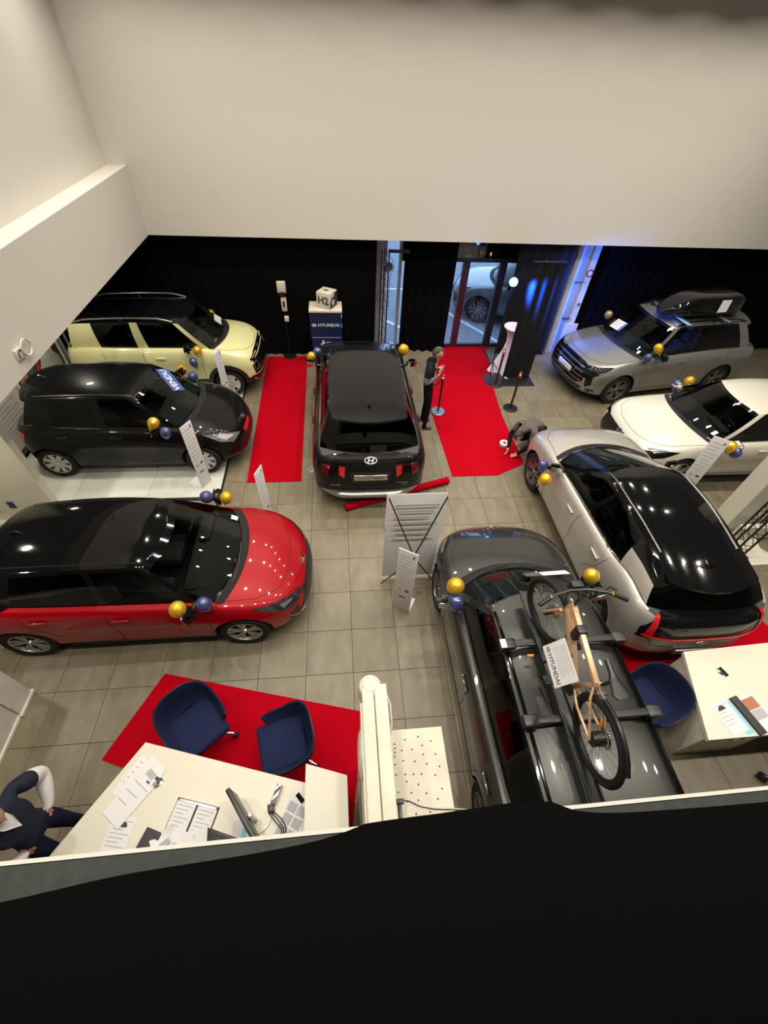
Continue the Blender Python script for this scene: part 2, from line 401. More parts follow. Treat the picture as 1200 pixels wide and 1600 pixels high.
# ------------------------------------------------------------ car
class Car:
    def __init__(s, S, name, label, loc, rotz, group=None):
        s.S = S; L, W, H = S['L'], S['W'], S['H']
        s.root = thing(name, label, 'car', loc, rotz, group)
        s.xf, s.xr = L / 2, -L / 2
        s.fx = s.xf - S['ohf']; s.rx = s.fx - S['wb']; s.hw = W / 2
        s.body_mat = S['paint']; s.build_shell(); s.greenhouse(); s.roof(); s.finish_body(); s.bvh_all(); s.wheels(); s.cabin(); s.details()
    # plan half width of the top ring
    def planw(s, x, inw, inf=0, inr=0):
        S = s.S; cf, cr = S.get('cf', .95), S.get('cr', .55); nf, nr = S.get('nf', 2.8), S.get('nr', 3.4)
        w = (s.hw - inw); xF = s.xf - inf; xR = s.xr + inr
        if x > xF - cf: w *= max(0, 1 - min(1, (x - xF + cf) / cf) ** nf) ** (1 / nf)
        elif x < xR + cr: w *= max(0, 1 - min(1, (xR + cr - x) / cr) ** nr) ** (1 / nr)
        return w
    def deckz(s, x, y):
        S = s.S; w = s.hw - S['levels'][-1][3]
        return hermite(S['belt'], x) + hermite(S['crown'], x) * (1 - min(1, abs(y) / w) ** 2.2)
    def build_shell(s):
        S = s.S; cf, cr = S.get('cf', .95), S.get('cr', .55); nf, nr = S.get('nf', 2.8), S.get('nr', 3.4)
        NF, NM, NR = 13, 18, 9
        rings = []
        for (f, iF, iR, iW) in S['levels']:
            xF = s.xf - iF; xR = s.xr + iR; w = s.hw - iW; half = []
            for i in range(NF + 1):
                th = pi / 2 * i / NF
                half.append([xF - cf + cf * cos(th) ** (2 / nf) if i < NF else xF - cf, w * sin(th) ** (2 / nf) if i else 0])
            for i in range(1, NM): half.append([(xF - cf) + (xR + cr - xF + cf) * i / NM, w])
            for i in range(NR + 1):
                th = pi / 2 * (1 - i / NR)
                half.append([xR + cr - cr * max(0, cos(th)) ** (2 / nr), w * max(0, sin(th)) ** (2 / nr) if i < NR else 0])
            P = []
            for x, y in half:
                if y > 0:
                    fl = S.get('flare', .02)
                    for ax in (s.fx, s.rx): y += fl * math.exp(-((x - ax) / .36) ** 2) * max(0, 1 - abs(f - .45) / .5) * (y / w)
                    y -= S.get('waist', .02) * math.exp(-((x - (s.fx + s.rx) / 2) / .7) ** 2) * max(0, 1 - abs(f - .35) / .3) * (y / w)
                zb = hermite(S['bottom'], x); zt = hermite(S['belt'], x)
                P.append(Vector((x, y, zb + f * (zt - zb))))
            rings.append(P)
        top = rings[-1]
        for q in (.96, .88, .76, .6, .42, .22, 0):
            P = []
            for p in top:
                xc = min(max(p.x, s.xr + .35), s.xf - .55); x = xc + (p.x - xc) * q
                P.append(Vector((x, p.y * q, hermite(S['belt'], x) + hermite(S['crown'], x) * (1 - q ** 2.2))))
            rings.append(P)
        s.rings = rings; n = len(rings[0])
        V = []; F = []; mi = []
        for P in rings:
            V += P + [Vector((p.x, -p.y, p.z)) for p in P[-2:0:-1]]
        N = 2 * n - 2
        nb = len(S['levels'])
        for k in range(len(rings) - 1):
            for i in range(N):
                j = (i + 1) % N
                f = (k * N + i, k * N + j, (k + 1) * N + j, (k + 1) * N + i)
                c = sum((V[q] for q in f), Vector()) / 4
                m = 0
                if k < S.get('clad_rows', 0): m = 1
                if k >= nb - 1 and s.in_cabin(c): m = 2
                F.append(f); mi.append(m)
        F.append(tuple(range(N))[::-1]); mi.append(1)
        me = bpy.data.meshes.new('body'); me.from_pydata(V, [], F)
        for q in (s.body_mat, M['black'], M['interior'], M['under']): me.materials.append(q)
        me.polygons.foreach_set('material_index', mi)
        bm = bmesh.new(); bm.from_mesh(me); bmesh.ops.remove_doubles(bm, verts=bm.verts, dist=2e-4); bmesh.ops.recalc_face_normals(bm, faces=bm.faces)
        s.body_tris = ([v.co.copy() for v in bm.verts], [[v.index for v in f.verts] for f in bm.faces]); bm.to_mesh(me); bm.free()
        s.body_me = me
    def in_cabin(s, c):
        G = s.S['gh']; w = s.S.get('ins', .05)
        x0 = G['rear'][0] + .0; x1 = G['front'][0]
        yb = s.planw(c.x, s.S['levels'][-1][3]) - w
        if abs(c.y) > yb - .015: return False
        xw = x1 - G['front'][2] * (abs(c.y) / max(yb, .1)) ** 2.2
        return x0 + .02 < c.x < xw - .01
    def finish_body(s):
        S = s.S; G = S['gh']
        o = link('body', s.body_me, None)
        c = MB(); ar = S['R'] + S.get('gap', .045)
        c.mats = [M['under'], M['interior']]
        for ax in (s.fx, s.rx):
            for sg in (1, -1):
                y0 = (s.hw - .27) * sg; y1 = (s.hw + .12) * sg
                c.mi = 0; c.cyl(ar, min(y0, y1), max(y0, y1), 28, Matrix.Translation((ax, 0, S['R'] + S.get('arch_dz', .01))) @ Matrix.Rotation(-pi / 2, 4, 'X'))
        c.mi = 1; c.box(G['rear'][0] + .22, G['front'][0] - G['front'][2] - .25, -(s.hw - .29), s.hw - .29, .30, 1.6)
        cm = c.mesh('cutter', None)
        co = link('cutter', cm)
        md = o.modifiers.new('cut', 'BOOLEAN'); md.object = co; md.operation = 'DIFFERENCE'; md.solver = 'EXACT'; md.material_mode = 'TRANSFER'
        dg = _dg(); dg.update()
        me = bpy.data.meshes.new_from_object(o.evaluated_get(dg), preserve_all_data_layers=True, depsgraph=dg)
        bpy.data.objects.remove(o); bpy.data.objects.remove(co)
        me.name = 'body'; smooth_mesh(me, S.get('ang', 26))
        s.body = link('body', me, s.root)
    def greenhouse(s):
        S = s.S; G = S['gh']; ins = S.get('ins', .05); inw = S['levels'][-1][3]
        cols = []      # base, top, bulge vector, cell type following
        fb, ft, bwb, bwt = G['front'][:4]; rb, rt, rwb, rwt = G['rear'][:4]
        side = G['side']                       # [(type, xb, xt), ...]
        sb0, st0 = side[0][1], side[0][2]; sbN, stN = G['end']
        yb = lambda x: s.planw(x, inw) - ins
        yt = lambda x: S['rhw'] * (1 - S.get('rtap', .05) * ((x - (ft + rt) / 2) / ((ft - rt) / 2)) ** 2)
        NW = 8
        for i in range(NW):
            t = i / NW; w = t ** 4
            y0 = yb(sb0) * .985 * t; y1 = yt(st0) * .985 * t
            cols.append((fb - (fb - sb0) * t ** 2.2, y0, ft - (ft - st0) * t ** 2.2, y1, .012 * (1 - w), .02 * w, 'ws'))
        seq = side + [('end', sbN, stN)]
        for k in range(len(side)):
            ty, a, b = seq[k]; _, a2, b2 = seq[k + 1]; n = 1 if abs(a - a2) < .12 else (6 if ty[0] == 'g' else 2)
            for i in range(n):
                t = i / n; x0 = a + (a2 - a) * t; x1 = b + (b2 - b) * t
                cols.append((x0, yb(x0), x1, yt(x1), 0, .025, ty))
        for i in range(NW + 1):
            t = 1 - i / NW; w = t ** 4
            cols.append((rb - (rb - sbN) * t ** 2.2, yb(sbN) * t, rt - (rt - stN) * t ** 2.2, yt(stN) * t, -.02 * (1 - w), .025 * w, 'rg'))
        T = [0, .06, .2, .4, .6, .8, .92, 1]
        ztop = lambda x, y: hermite(S['roof'], x) - S.get('drop', .06) * min(1, abs(y) / S['rhw']) ** 3
        def pt(c, t, sg):
            xb, y0, xt, y1, bx, by, _ = c
            zb = s.deckz(xb, y0) - .012; zt = ztop(xt, y1); q = sin(pi * t)
            return Vector((xb + (xt - xb) * t + bx * q, sg * (y0 + (y1 - y0) * t + by * q), zb + (zt - zb) * t))
        groups = {}; allv = []; allf = []
        for sg in (1, -1):
            for i in range(len(cols) - 1):
                ty = cols[i][6]
                for k in range(len(T) - 1):
                    q = [pt(cols[i], T[k], sg), pt(cols[i + 1], T[k], sg), pt(cols[i + 1], T[k + 1], sg), pt(cols[i], T[k + 1], sg)]
                    if sg < 0: q = q[::-1]
                    mid = 1 <= k <= 5
                    if ty == 'ws': key = 'windshield' if mid else 'F:black_gloss'
                    elif ty == 'rg': key = 'rear_window' if mid else ('F:black_gloss' if not G.get('rear_body') else 'F:body')
                    elif ty[0] == 'g': key = ('side_window%s%d' % (ty[1:], sg)) if mid else 'F:black_gloss'
                    elif ty == 'bp': key = 'F:black_gloss'
                    elif ty == 'roof': key = 'F:roof'
                    elif ty == 'hp': key = 'F:body' if k <= 3 else 'F:roof'
                    else: key = 'F:body'
                    groups.setdefault(key, []).append(q)
                    b = len(allv); allv += q; allf.append((b, b + 1, b + 2, b + 3))
        s.gh_tris = (allv, allf)
        fr = MB()
        for key, qs in groups.items():
            if key[:2] == 'F:':
                kk = key[2:]
                fr.mat({'body': s.body_mat, 'roof': S['roofpaint']}.get(kk, kk))
                for q in qs: fr.add(q, [(0, 1, 2, 3)])
        fr.build('pillar_frame', None, s.root, 40)
        for key, qs in groups.items():
            if key[:2] != 'F:':
                nm = 'side_window' if key.startswith('side') else key
                dark = nm == 'rear_window' or (nm == 'side_window' and key[11] in S.get('privacy', ''))
                g = mb('glass_dark' if dark else 'glass')
                for q in qs: g.add(q, [(0, 1, 2, 3)])
                g.build(nm, None, s.root, 60)
        s.cols = cols; s.ztop = ztop; s.yt = yt
    def roof(s):
        S = s.S; G = S['gh']; ft, rt = G['front'][1], G['rear'][1]
        top = [(c[2], c[3]) for c in s.cols]
        V = []; n = len(top); N = 2 * n - 2; R = []
        for q in (1, .985, .94, .84, .7, .5, .25, 0):
            P = []
            for x, y in top:
                xc = min(max(x, rt + .28), ft - .28); xx = xc + (x - xc) * q
                z = hermite(S['roof'], xx) - S.get('drop', .06) * (q * abs(y) / S['rhw']) ** 3 + (0.0 if q == 1 else .004)
                P.append(Vector((xx, y * q, z)))
            R.append(P + [Vector((p.x, -p.y, p.z)) for p in P[-2:0:-1]])
        m = MB().mat(S['roofpaint'])
        for P in R: V += P
        F = [(k * N + i, k * N + (i + 1) % N, (k + 1) * N + (i + 1) % N, (k + 1) * N + i) for k in range(len(R) - 1) for i in range(N)]
        m.add(V, F)
        o = m.build('roof', None, s.root, 40)
        s.roof_tris = (V, F)
    def bvh_all(s):
        V = []; F = []
        for v, f in (s.body_tris, s.gh_tris, s.roof_tris):
            b = len(V); V += list(v); F += [tuple(i + b for i in q) for q in f]
        s.bvh = BVHTree.FromPolygons(V, F)
    def cast(s, p, D, off):
        D = Vector(D).normalized(); h = s.bvh.ray_cast(Vector(p) - D * 6, D)
        if h[0] is None: return None
        n = h[1] if h[1].dot(D) < 0 else -h[1]
        return h[0] + n * off
    def patch(s, name, pts, D, key, off=.004, dens=.05, both=False, parent=None):
        res = []
        for sg in ((1, -1) if both else (1,)):
            P = [Vector((p[0], p[1] * sg, p[2])) for p in pts]; DD = Vector((D[0], D[1] * sg, D[2])).normalized()
            u = DD.cross(Vector((0, 0, 1))); u = u.normalized() if u.length > .1 else Vector((0, 1, 0)); v = u.cross(DD)
            c = sum(P, Vector()) / len(P); poly = []
            for i in range(len(P)):
                a, b = P[i], P[(i + 1) % len(P)]; n = max(1, int((b - a).length / dens))
                poly += [((a + (b - a) * k / n - c).dot(u), (a + (b - a) * k / n - c).dot(v)) for k in range(n)]
            xs = [q[0] for q in poly]; ys = [q[1] for q in poly]; pts2 = [Vector(q) for q in poly]
            def inside(x, y):
                r = False
                for i in range(len(poly)):
                    x1, y1 = poly[i]; x2, y2 = poly[i - 1]
                    if (y1 > y) != (y2 > y) and x < (x2 - x1) * (y - y1) / (y2 - y1) + x1: r = not r
                return r
            x = min(xs) + dens / 2
            while x < max(xs):
                y = min(ys) + dens / 2
                while y < max(ys):
                    if inside(x, y) and min((q[0] - x) ** 2 + (q[1] - y) ** 2 for q in poly) > (dens * .35) ** 2: pts2.append(Vector((x, y)))
                    y += dens
                x += dens
            r = delaunay_2d_cdt(pts2, [], [list(range(len(poly)))], 1, 1e-5)
            vs = []; ok = []
            for q in r[0]:
                h = s.cast(c + u * q.x + v * q.y, DD, off); ok.append(h is not None); vs.append(h or Vector())
            fs = [f for f in r[2] if all(ok[i] for i in f) and max((vs[f[a]] - vs[f[a - 1]]).length for a in range(len(f))) < dens * 6]
            m = mb(key); m.add(vs, fs); res.append(m.build(name, None, parent or s.root, 50))
        return res
    def line(s, name, pts, D, key='black', r=.004, off=0.0, both=False, parent=None, closed=False):
        for sg in ((1, -1) if both else (1,)):
            m = mb(key)
            DD = Vector((D[0], D[1] * sg, D[2])); P = [Vector((p[0], p[1] * sg, p[2])) for p in pts]; out = []
            if closed: P.append(P[0])
            for i in range(len(P) - 1):
                n = max(1, int((P[i + 1] - P[i]).length / .05))
                for k in range(n + (i == len(P) - 2)):
                    h = s.cast(P[i] + (P[i + 1] - P[i]) * k / n, DD, off)
                    if h is not None and (not out or (h - out[-1]).length < .3): out.append(h)
            if len(out) > 1: m.tube(out, r, 5); m.build(name, None, parent or s.root, 60)
    def wheels(s):
        S = s.S
        tm, rm, cm = wheel_meshes(S['R'], S.get('tw', .205), S['rim'])
        for ax in (s.fx, s.rx):
            for sg in (1, -1):
                o = link('wheel', tm, s.root); o.location = (ax, sg * (s.hw - S.get('tw', .205) / 2 - .012), S['R'])
                o.rotation_euler = (0, 0, 0 if sg > 0 else pi)
                link('rim', rm, o); link('hub_cap', cm, o)
    def cabin(s):
        S = s.S; G = S['gh']; xb = G['front'][0] - G['front'][2]; z = S.get('seatz', .52); sx = (s.S['gh']['front'][1] + xb) / 2
        zdash = s.deckz(G['front'][0] - .3, 0)
        d = mb('interior'); d.bbox(xb - .42, xb - .1, -(s.hw - .3), s.hw - .3, zdash - .22, zdash - .02, .05); d.bbox(xb - .36, xb - .2, .12, .6, zdash - .06, zdash + .05, .03)
        d.build('dashboard', None, s.root)
        w_ = mb('black'); T = Matrix.Translation((xb - .52, .36, zdash - .04)) @ Matrix.Rotation(radians(-65), 4, 'Y')
        w_.tube([T @ Vector((.18 * cos(a * pi / 10), .18 * sin(a * pi / 10), 0)) for a in range(20)], .014, 6, True)
        w_.cyl(.05, -.02, .02, 12, T); w_.add([T @ Vector(p) for p in ((-.02, -.17, 0), (.02, -.17, 0), (.02, .17, 0), (-.02, .17, 0))], [(0, 1, 2, 3)])
        w_.build('steering_wheel', None, s.root)
        for sg in (1, -1):
            q = mb('seat'); q.bbox(xb - 1.2, xb - .7, sg * .36 - .24, sg * .36 + .24, z - .1, z + .06, .05)
            T = Matrix.Translation((xb - 1.2, sg * .36, z)) @ Matrix.Rotation(radians(-18), 4, 'Y')
            q.bbox(-.07, .07, -.24, .24, 0, .58, .06, T); q.bbox(-.05, .05, -.12, .12, .62, .8, .04, T); q.build('front_seat', None, s.root)
        q = mb('seat'); x0 = xb - 2.0; q.bbox(x0, x0 + .45, -.55, .55, z - .1, z + .06, .05)
        T = Matrix.Translation((x0, 0, z)) @ Matrix.Rotation(radians(-18), 4, 'Y'); q.bbox(-.06, .06, -.55, .55, 0, .55, .05, T); q.build('rear_bench', None, s.root)
    def mirror(s, x, key, ind=True):
        S = s.S; z = s.deckz(x, s.hw - .1) + .06
        for sg in (1, -1):
            yb = (s.planw(x, S['levels'][-1][3]) - .02)
            m = MB().mat(key); bm = bmesh.new(); bmesh.ops.create_cube(bm, size=1)
            for v in bm.verts:
                f = .75 if v.co.x > 0 else 1; v.co = Vector((v.co.x * .14, v.co.y * .24 * f, v.co.z * .155 * f))
            bmesh.ops.bevel(bm, geom=list(bm.edges), offset=.045, segments=4, affect='EDGES')
            m.addbm(bm, rotm(0, 0, -.15 * sg, (x, sg * (yb + .17), z + .03)))
            m.mat('black').tube([(x, sg * (yb - .03), z - .04), (x, sg * (yb + .1), z - .015)], .025, 8)
            o = m.build('mirror', None, s.root)
            g = mb('chrome'); g.bbox(-.006, .006, -.095, .095, -.055, .055, .004, rotm(0, 0, -.15 * sg, (x - .072, sg * (yb + .17), z + .03))); g.build('mirror_glass', None, o)
    def handle(s, x, z, key, w=.2):
        for sg in (1, -1):
            h = s.cast((x, 0, z), (0, -sg, 0), .02)
            if h is None: continue
            m = MB().mat(key); m.bbox(-w / 2, w / 2, -.014, .014, -.016, .016, .012, Matrix.Translation(h)); m.build('door_handle', None, s.root)
    def seams(s):
        G = s.S['gh']; S = s.S
        zb = .30
        def z1(x): return s.deckz(x, s.hw - .1) - .0
        doors = S['doors']      # x positions: front edge, B, rear edge
        pts = []
        a, b, c = doors
        s.line('door_gap', [(a, 0, z1(a) - .01), (a - .02, 0, .75), (a - .03, 0, zb + .05), (a - .1, 0, zb)], (0, -1, 0), 'under', .004, 0, True)
        s.line('door_gap', [(b, 0, z1(b) - .01), (b + .02, 0, .6), (b + .03, 0, zb)], (0, -1, 0), 'under', .004, 0, True)
        s.line('door_gap', [(c, 0, z1(c) - .01), (c + .06, 0, .80), (c + .22, 0, .62), (c + .30, 0, .48)], (0, -1, 0), 'under', .004, 0, True)
        s.line('sill_gap', [(a - .1, 0, zb), (s.rx + S['R'] + .06, 0, zb)], (0, -1, 0), 'under', .004, 0, True)
        hx = S.get('hood_x', s.xf - .28); cx = G['front'][0]
        hy = s.planw(cx, .0) - S.get('hood_in', .14)
        s.line('hood_gap', [(cx - G['front'][2] * .8, hy, 2), (hx - .35, hy * .93, 2), (hx - .1, hy * .72, 2), (hx, hy * .4, 2), (hx + .02, 0, 2), (hx, -hy * .4, 2), (hx - .1, -hy * .72, 2), (hx - .35, -hy * .93, 2), (cx - G['front'][2] * .8, -hy, 2)], (0, 0, -1), 'under', .004, 0)
    def cowl(s):
        G = s.S['gh']; x0, bow = G['front'][0], G['front'][2]; y1 = s.planw(G['side'][0][1], .06) - .06
        o = []; n = 8
        for i in range(-n, n + 1): t = i / n; o.append((x0 + .075 - bow * abs(t) ** 2.2, y1 * t, 2))
        inn = [(x - .10, y, 2) for x, y, _ in o[::-1]]
        s.patch('cowl_panel', o + inn, (0, 0, -1), 'under', .006)
        for y0, yy in ((.05, .62), (-.5, .08)):
            m = mb('black'); P = []
            for k in range(7):
                t = k / 6; y = y0 + (yy - y0) * t; xx = x0 + .03 - bow * (abs(y) / y1) ** 2.2 - .07 * t
                h = s.cast((xx, y, 2), (0, 0, -1), .02)
                if h: P.append(h)
            if len(P) > 2: m.tube(P, .006, 5); m.build('wiper', None, s.root)
    def rear_wiper(s): pass
    def emblem(s, c, D, w=.13, key='chrome'):
        """oval badge with a slanted letter form inside, lying on the surface"""
        h = s.cast(c, D, .006)
        if h is None: return
        hx = s.cast(Vector(c) + Vector((0, .05, 0)), D, .006) or h + Vector((0, .05, 0))
        D = Vector(D).normalized()
        up = Vector((0, 0, 1)) if abs(D.z) < .9 else Vector((-1, 0, 0))
        side = D.cross(up).normalized(); n = s.bvh.ray_cast(Vector(c) - D * 6, D)[1]
        if n.dot(D) > 0: n = -n
        side = (side - n * side.dot(n)).normalized(); upv = n.cross(side)
        if upv.dot(up) < 0: upv = -upv
        T = Matrix(((side.x, upv.x, n.x, h.x), (side.y, upv.y, n.y, h.y), (side.z, upv.z, n.z, h.z), (0, 0, 0, 1)))
        m = MB().mat(key); a, b = w / 2, w / 2 * .55
        m.tube([T @ Vector((a * cos(t * pi / 12), b * sin(t * pi / 12), 0)) for t in range(24)], w * .045, 6, True)
        m.tube([T @ Vector((-a * .45 - b * .1, -b * .75, 0)), T @ Vector((-a * .25, b * .8, 0))], w * .05, 6)
        m.tube([T @ Vector((a * .25, -b * .8, 0)), T @ Vector((a * .45 + b * .1, b * .75, 0))], w * .05, 6)
        m.tube([T @ Vector((-a * .33, -b * .12, 0)), T @ Vector((a * .33, b * .12, 0))], w * .045, 6)
        m.build('emblem', None, s.root, 60)
    def plate(s, x, z, D, word=None, w=.52, key='paper', tk='inkd', size=.075):
        sx = 1 if D[0] < 0 else -1
        h = s.cast((0, 0, z), D, .02)
        X = h.x
        m = MB().mat(key); m.bbox(X - .008, X + .008, -w / 2, w / 2, z - .055, z + .055, .006); o = m.build('number_plate', None, s.root)
        if word:
            T = frame((X + sx * .0095, 0, z), (0, sx, 0), (0, 0, 1)); text_mesh('plate_lettering', word, size, T, tk, o, xs=.9)
    def rails(s, key='black', y=None, feet=True, hgt=.05):
        G = s.S['gh']; x0, x1 = G['front'][1] - .22, G['rear'][1] + .12
        yy = y or s.S['rhw'] - .09
        for sg in (1, -1):
            P = []
            for i in range(15):
                x = x0 + (x1 - x0) * i / 14; e = min(i, 14 - i) / 2; up = hgt * min(1, e)
                P.append((x, sg * yy, s.ztop(x, yy) + .01 + up))
            m = MB().mat(key); m.tube(P, .017, 8)
            for i in (7,): m.tube([(P[i][0], P[i][1], P[i][2] - hgt), P[i]], .018, 8)
            m.build('roof_rail', None, s.root)
    def fin(s, key):
        x = s.S['gh']['rear'][1] + .2; z = s.ztop(x, 0)
        m = MB().mat(key); P = [[Vector((x + .09 - .0 * k, 0, z)) for k in range(2)]]
        m.add([(x + .10, -.0, z - .01), (x - .07, .03, z - .01), (x - .07, -.03, z - .01), (x - .06, .008, z + .065), (x - .06, -.008, z + .065), (x - .085, 0, z + .06)], [(0, 1, 3), (0, 4, 2), (0, 3, 4), (1, 5, 3), (2, 4, 5), (3, 5, 4), (1, 2, 5)])
        m.build('antenna_fin', None, s.root)
    def spoiler(s, key, d=.2, t=.03, z0=0, w=.93):
        G = s.S['gh']; rt = G['rear'][1]; stx = G['end'][1]; n = 8; top = []; bot = []
        for i in range(-n, n + 1):
            q = i / n; y = s.yt(stx) * w * q; xa = rt + .04 - (rt - stx) * abs(q) ** 2.2 * .9
            z = s.ztop(xa, y) + .006
            top.append([(xa + .12, y, s.ztop(xa + .12, y) + .003), (xa, y, z), (xa - d * (1 - .25 * q * q), y, z - .03 + z0), (xa - d * (1 - .25 * q * q) + .005, y, z - .03 - t + z0), (xa - .02, y, z - .09)])
        m = MB().mat(key); m.grid(top)
        m.add([p for p in top[0]], [(0, 1, 2, 3, 4)]); m.add([p for p in top[-1]], [(0, 1, 2, 3, 4)])
        return m.build('rear_spoiler', None, s.root, 40)
    def arch_trim(s, key, wd=.07, off=.006):
        S = s.S; ar = S['R'] + S.get('gap', .045)
        for ax in (s.fx, s.rx):
            zc = S['R'] + S.get('arch_dz', .01)
            a0, a1 = radians(-8), radians(188)
            out = [(ax + (ar + wd) * cos(a0 + (a1 - a0) * i / 16), 0, zc + (ar + wd) * sin(a0 + (a1 - a0) * i / 16)) for i in range(17)]
            inn = [(ax + (ar + .0) * cos(a1 + (a0 - a1) * i / 16), 0, zc + (ar + .0) * sin(a1 + (a0 - a1) * i / 16)) for i in range(17)]
            s.patch('arch_trim', out + inn, (0, -1, 0), key, off, .05, True)
    def sill_trim(s, key, z0=.2, z1=.36):
        S = s.S; g = S['R'] + .1
        s.patch('sill_trim', [(s.fx - g, 0, z0), (s.fx - g, 0, z1), (s.rx + g, 0, z1), (s.rx + g, 0, z0)], (0, -1, 0), key, .008, .12, True)
    def details(s):
        s.seams(); s.cowl()
        s.S['extra'](s)

LV = [(0, .10, .08, .10), (.04, .05, .04, .05), (.12, .02, .015, .02), (.26, .0, .0, .008), (.42, .0, .0, .012), (.56, .01, .0, .004), (.66, .02, .005, .0), (.76, .04, .015, .008), (.86, .07, .03, .022), (.94, .11, .05, .042), (.98, .16, .07, .066), (1.0, .20, .085, .085)]

# ------------------------------------------------------------ structure: floor
def build_floor():
    f = MB().mat('grout'); f.box(-9, 14, -3.2, 10.82, -.12, -.012)
    floor = struct(f.build('floor', None, None, None))
    t = .6; g = .004
    def tile_mesh(w, d):
        m = MB().mat('tile'); bm = bmesh.new(); bmesh.ops.create_cube(bm, size=1)
        for v in bm.verts: v.co = Vector((v.co.x * (w - g), v.co.y * (d - g), v.co.z * .02 - .01))
        bmesh.ops.bevel(bm, geom=[e for e in bm.edges if all(v.co.z > -.005 for v in e.verts)], offset=.002, segments=1, affect='EDGES')
        m.addbm(bm); return m.mesh('tile', None)
    full = tile_mesh(t, t)
    cells = []
    x0, y0 = .03 - 15 * t, 2.145 - 9 * t
    for i in range(38):
        for j in range(24):
            cx, cy = x0 + (i + .5) * t, y0 + (j + .5) * t
            if cx > 13.6 or cy > 10.6: continue
            cells.append((cx, cy))
    # tiles one can see between the cars, the largest in the picture first
    def hidden(x, y):
        for bx0, bx1, by0, by1 in ((-5.75, -2.25, 5.4, 8.8), (-4.3, -.9, 2.9, 4.1), (-.2, 1.0, 5.6, 9.3), (1.5, 2.9, -.3, 3.9), (3.6, 4.9, 2.4, 6.0), (-1.9, -.9, 6.0, 10), (2.3, 3.3, 6, 10.4), (-2.3, -.3, .5, 1.4), (-3, -.2, -4, .2), (-2, 14, -4, .15)):
            if bx0 < x < bx1 and by0 < y < by1: return True
        return x < -6 or x > 9.6
    vis = [c for c in cells if not hidden(*c)]
    vis.sort(key=lambda c: c[0] ** 2 + c[1] ** 2)
    show = set(vis[:300])
    for c in vis[:300]:
        o = link('tile', full, floor); o.location = (c[0], c[1], 0)
    m = MB().mat('tile')
    for cx, cy in cells:
        if (cx, cy) in show: continue
        h = (t - g) / 2; m.box(cx - h, cx + h, cy - h, cy + h, -.02, 0)
    o = m.build('tile', None, floor, None); o['kind'] = 'stuff'
build_floor()

def wallbox(name, x0, x1, y0, y1, z0, z1, key='wall', bev=0):
    m = MB().mat(key); m.box(x0, x1, y0, y1, z0, z1); return struct(m.build(name, None, None, None))

# upper room
BY, BZ = 10.1, 2.63          # bulkhead front face and underside
wallbox('wall_back', -4.03, 14, BY, BY + .75, BZ, 7.0)
wallbox('wall_left', -4.3, -4.03, -6, BY, 3.72, 7.0)
wallbox('trim_1', -4.03, -3.70, -6, BY, 2.63, 3.72)          # projecting beam of the left wall with its ledge
wallbox('trim_2', -9, -4.03, -6, BY + .75, 2.63, 3.72, 'wall_dark')       # slab above the left bay, its unlit underside put into the colour
wallbox('wall_right', 13.8, 14, -6, BY + .75, -.1, 7.0)
wallbox('wall_front', -9, 14, -6.2, -6, 3.4, 7.0, 'wall_dark')  # unseen wall, coloured dark to keep the car reflections black
wallbox('ceiling', -9, 14, -6.2, BY + .75, 7.0, 7.2, 'wall_dark')
wallbox('wall_outer_left', -9.2, -9, -6, BY + .75, -.1, 2.63)
wallbox('wall_under_gallery', -9, 14, -3.4, -3.2, -.1, 3.0)
wallbox('gallery_floor', -9, 14, -6.2, .0, 3.0, 3.25)
wallbox('wall_facade_left', -9, -4.35, 10.82, 11.0, -.1, 2.63)
wallbox('wall_facade_right', 9.6, 14, 10.82, 11.0, -.1, 2.63)
# parapet of the gallery in front of the camera
PZ = 4.35
m = MB().mat('parapet'); m.box(-6, 10, -.25, .105, 3.25, PZ); pr = struct(m.build('trim_3', None, None, None))
m = MB().mat('wall'); m.box(-6, 10, .105, .1125, 3.25, PZ + .003); e = m.build('parapet_edge', None, pr, None)
# cloth draped over the parapet: uneven front edge
def drape_cloth():
    P = []; nx = 150; ny = 26
    for i in range(nx + 1):
        x = -3.2 + 7.0 * i / nx
        keys = [(-3.2, .030), (-1.2, .030), (-.72, .046), (-.45, .072), (-.2, .084), (-.05, .098), (.02, .115), (.2, .121), (.38, .127), (.44, .122), (.50, .098), (.62, .088), (1.0, .082), (3.8, .082)]
        yf = hermite(keys, x) 
        row = []
        for j in range(ny + 1):
            t = j / ny
            y = yf - 1.55 * t
            z = PZ + .012 + .010 * sin(x * 5 + 2 * t) * t + .03 * sin(t * 9 + x * 1.7) * t
            z -= max(0, -y - .3) * .55
            row.append((x, y, z))
        row.insert(0, (x, yf + (.004 if yf > .113 else .0), PZ - (.5 if yf > .112 else .002)))
        P.append(row)
    m = MB().mat('cloth'); m.grid(P); o = m.build('black_cloth', None, None, 60)
    tag(o, 'black cloth draped over the grey parapet of the gallery, filling the bottom of the picture', 'cloth')
drape_cloth()

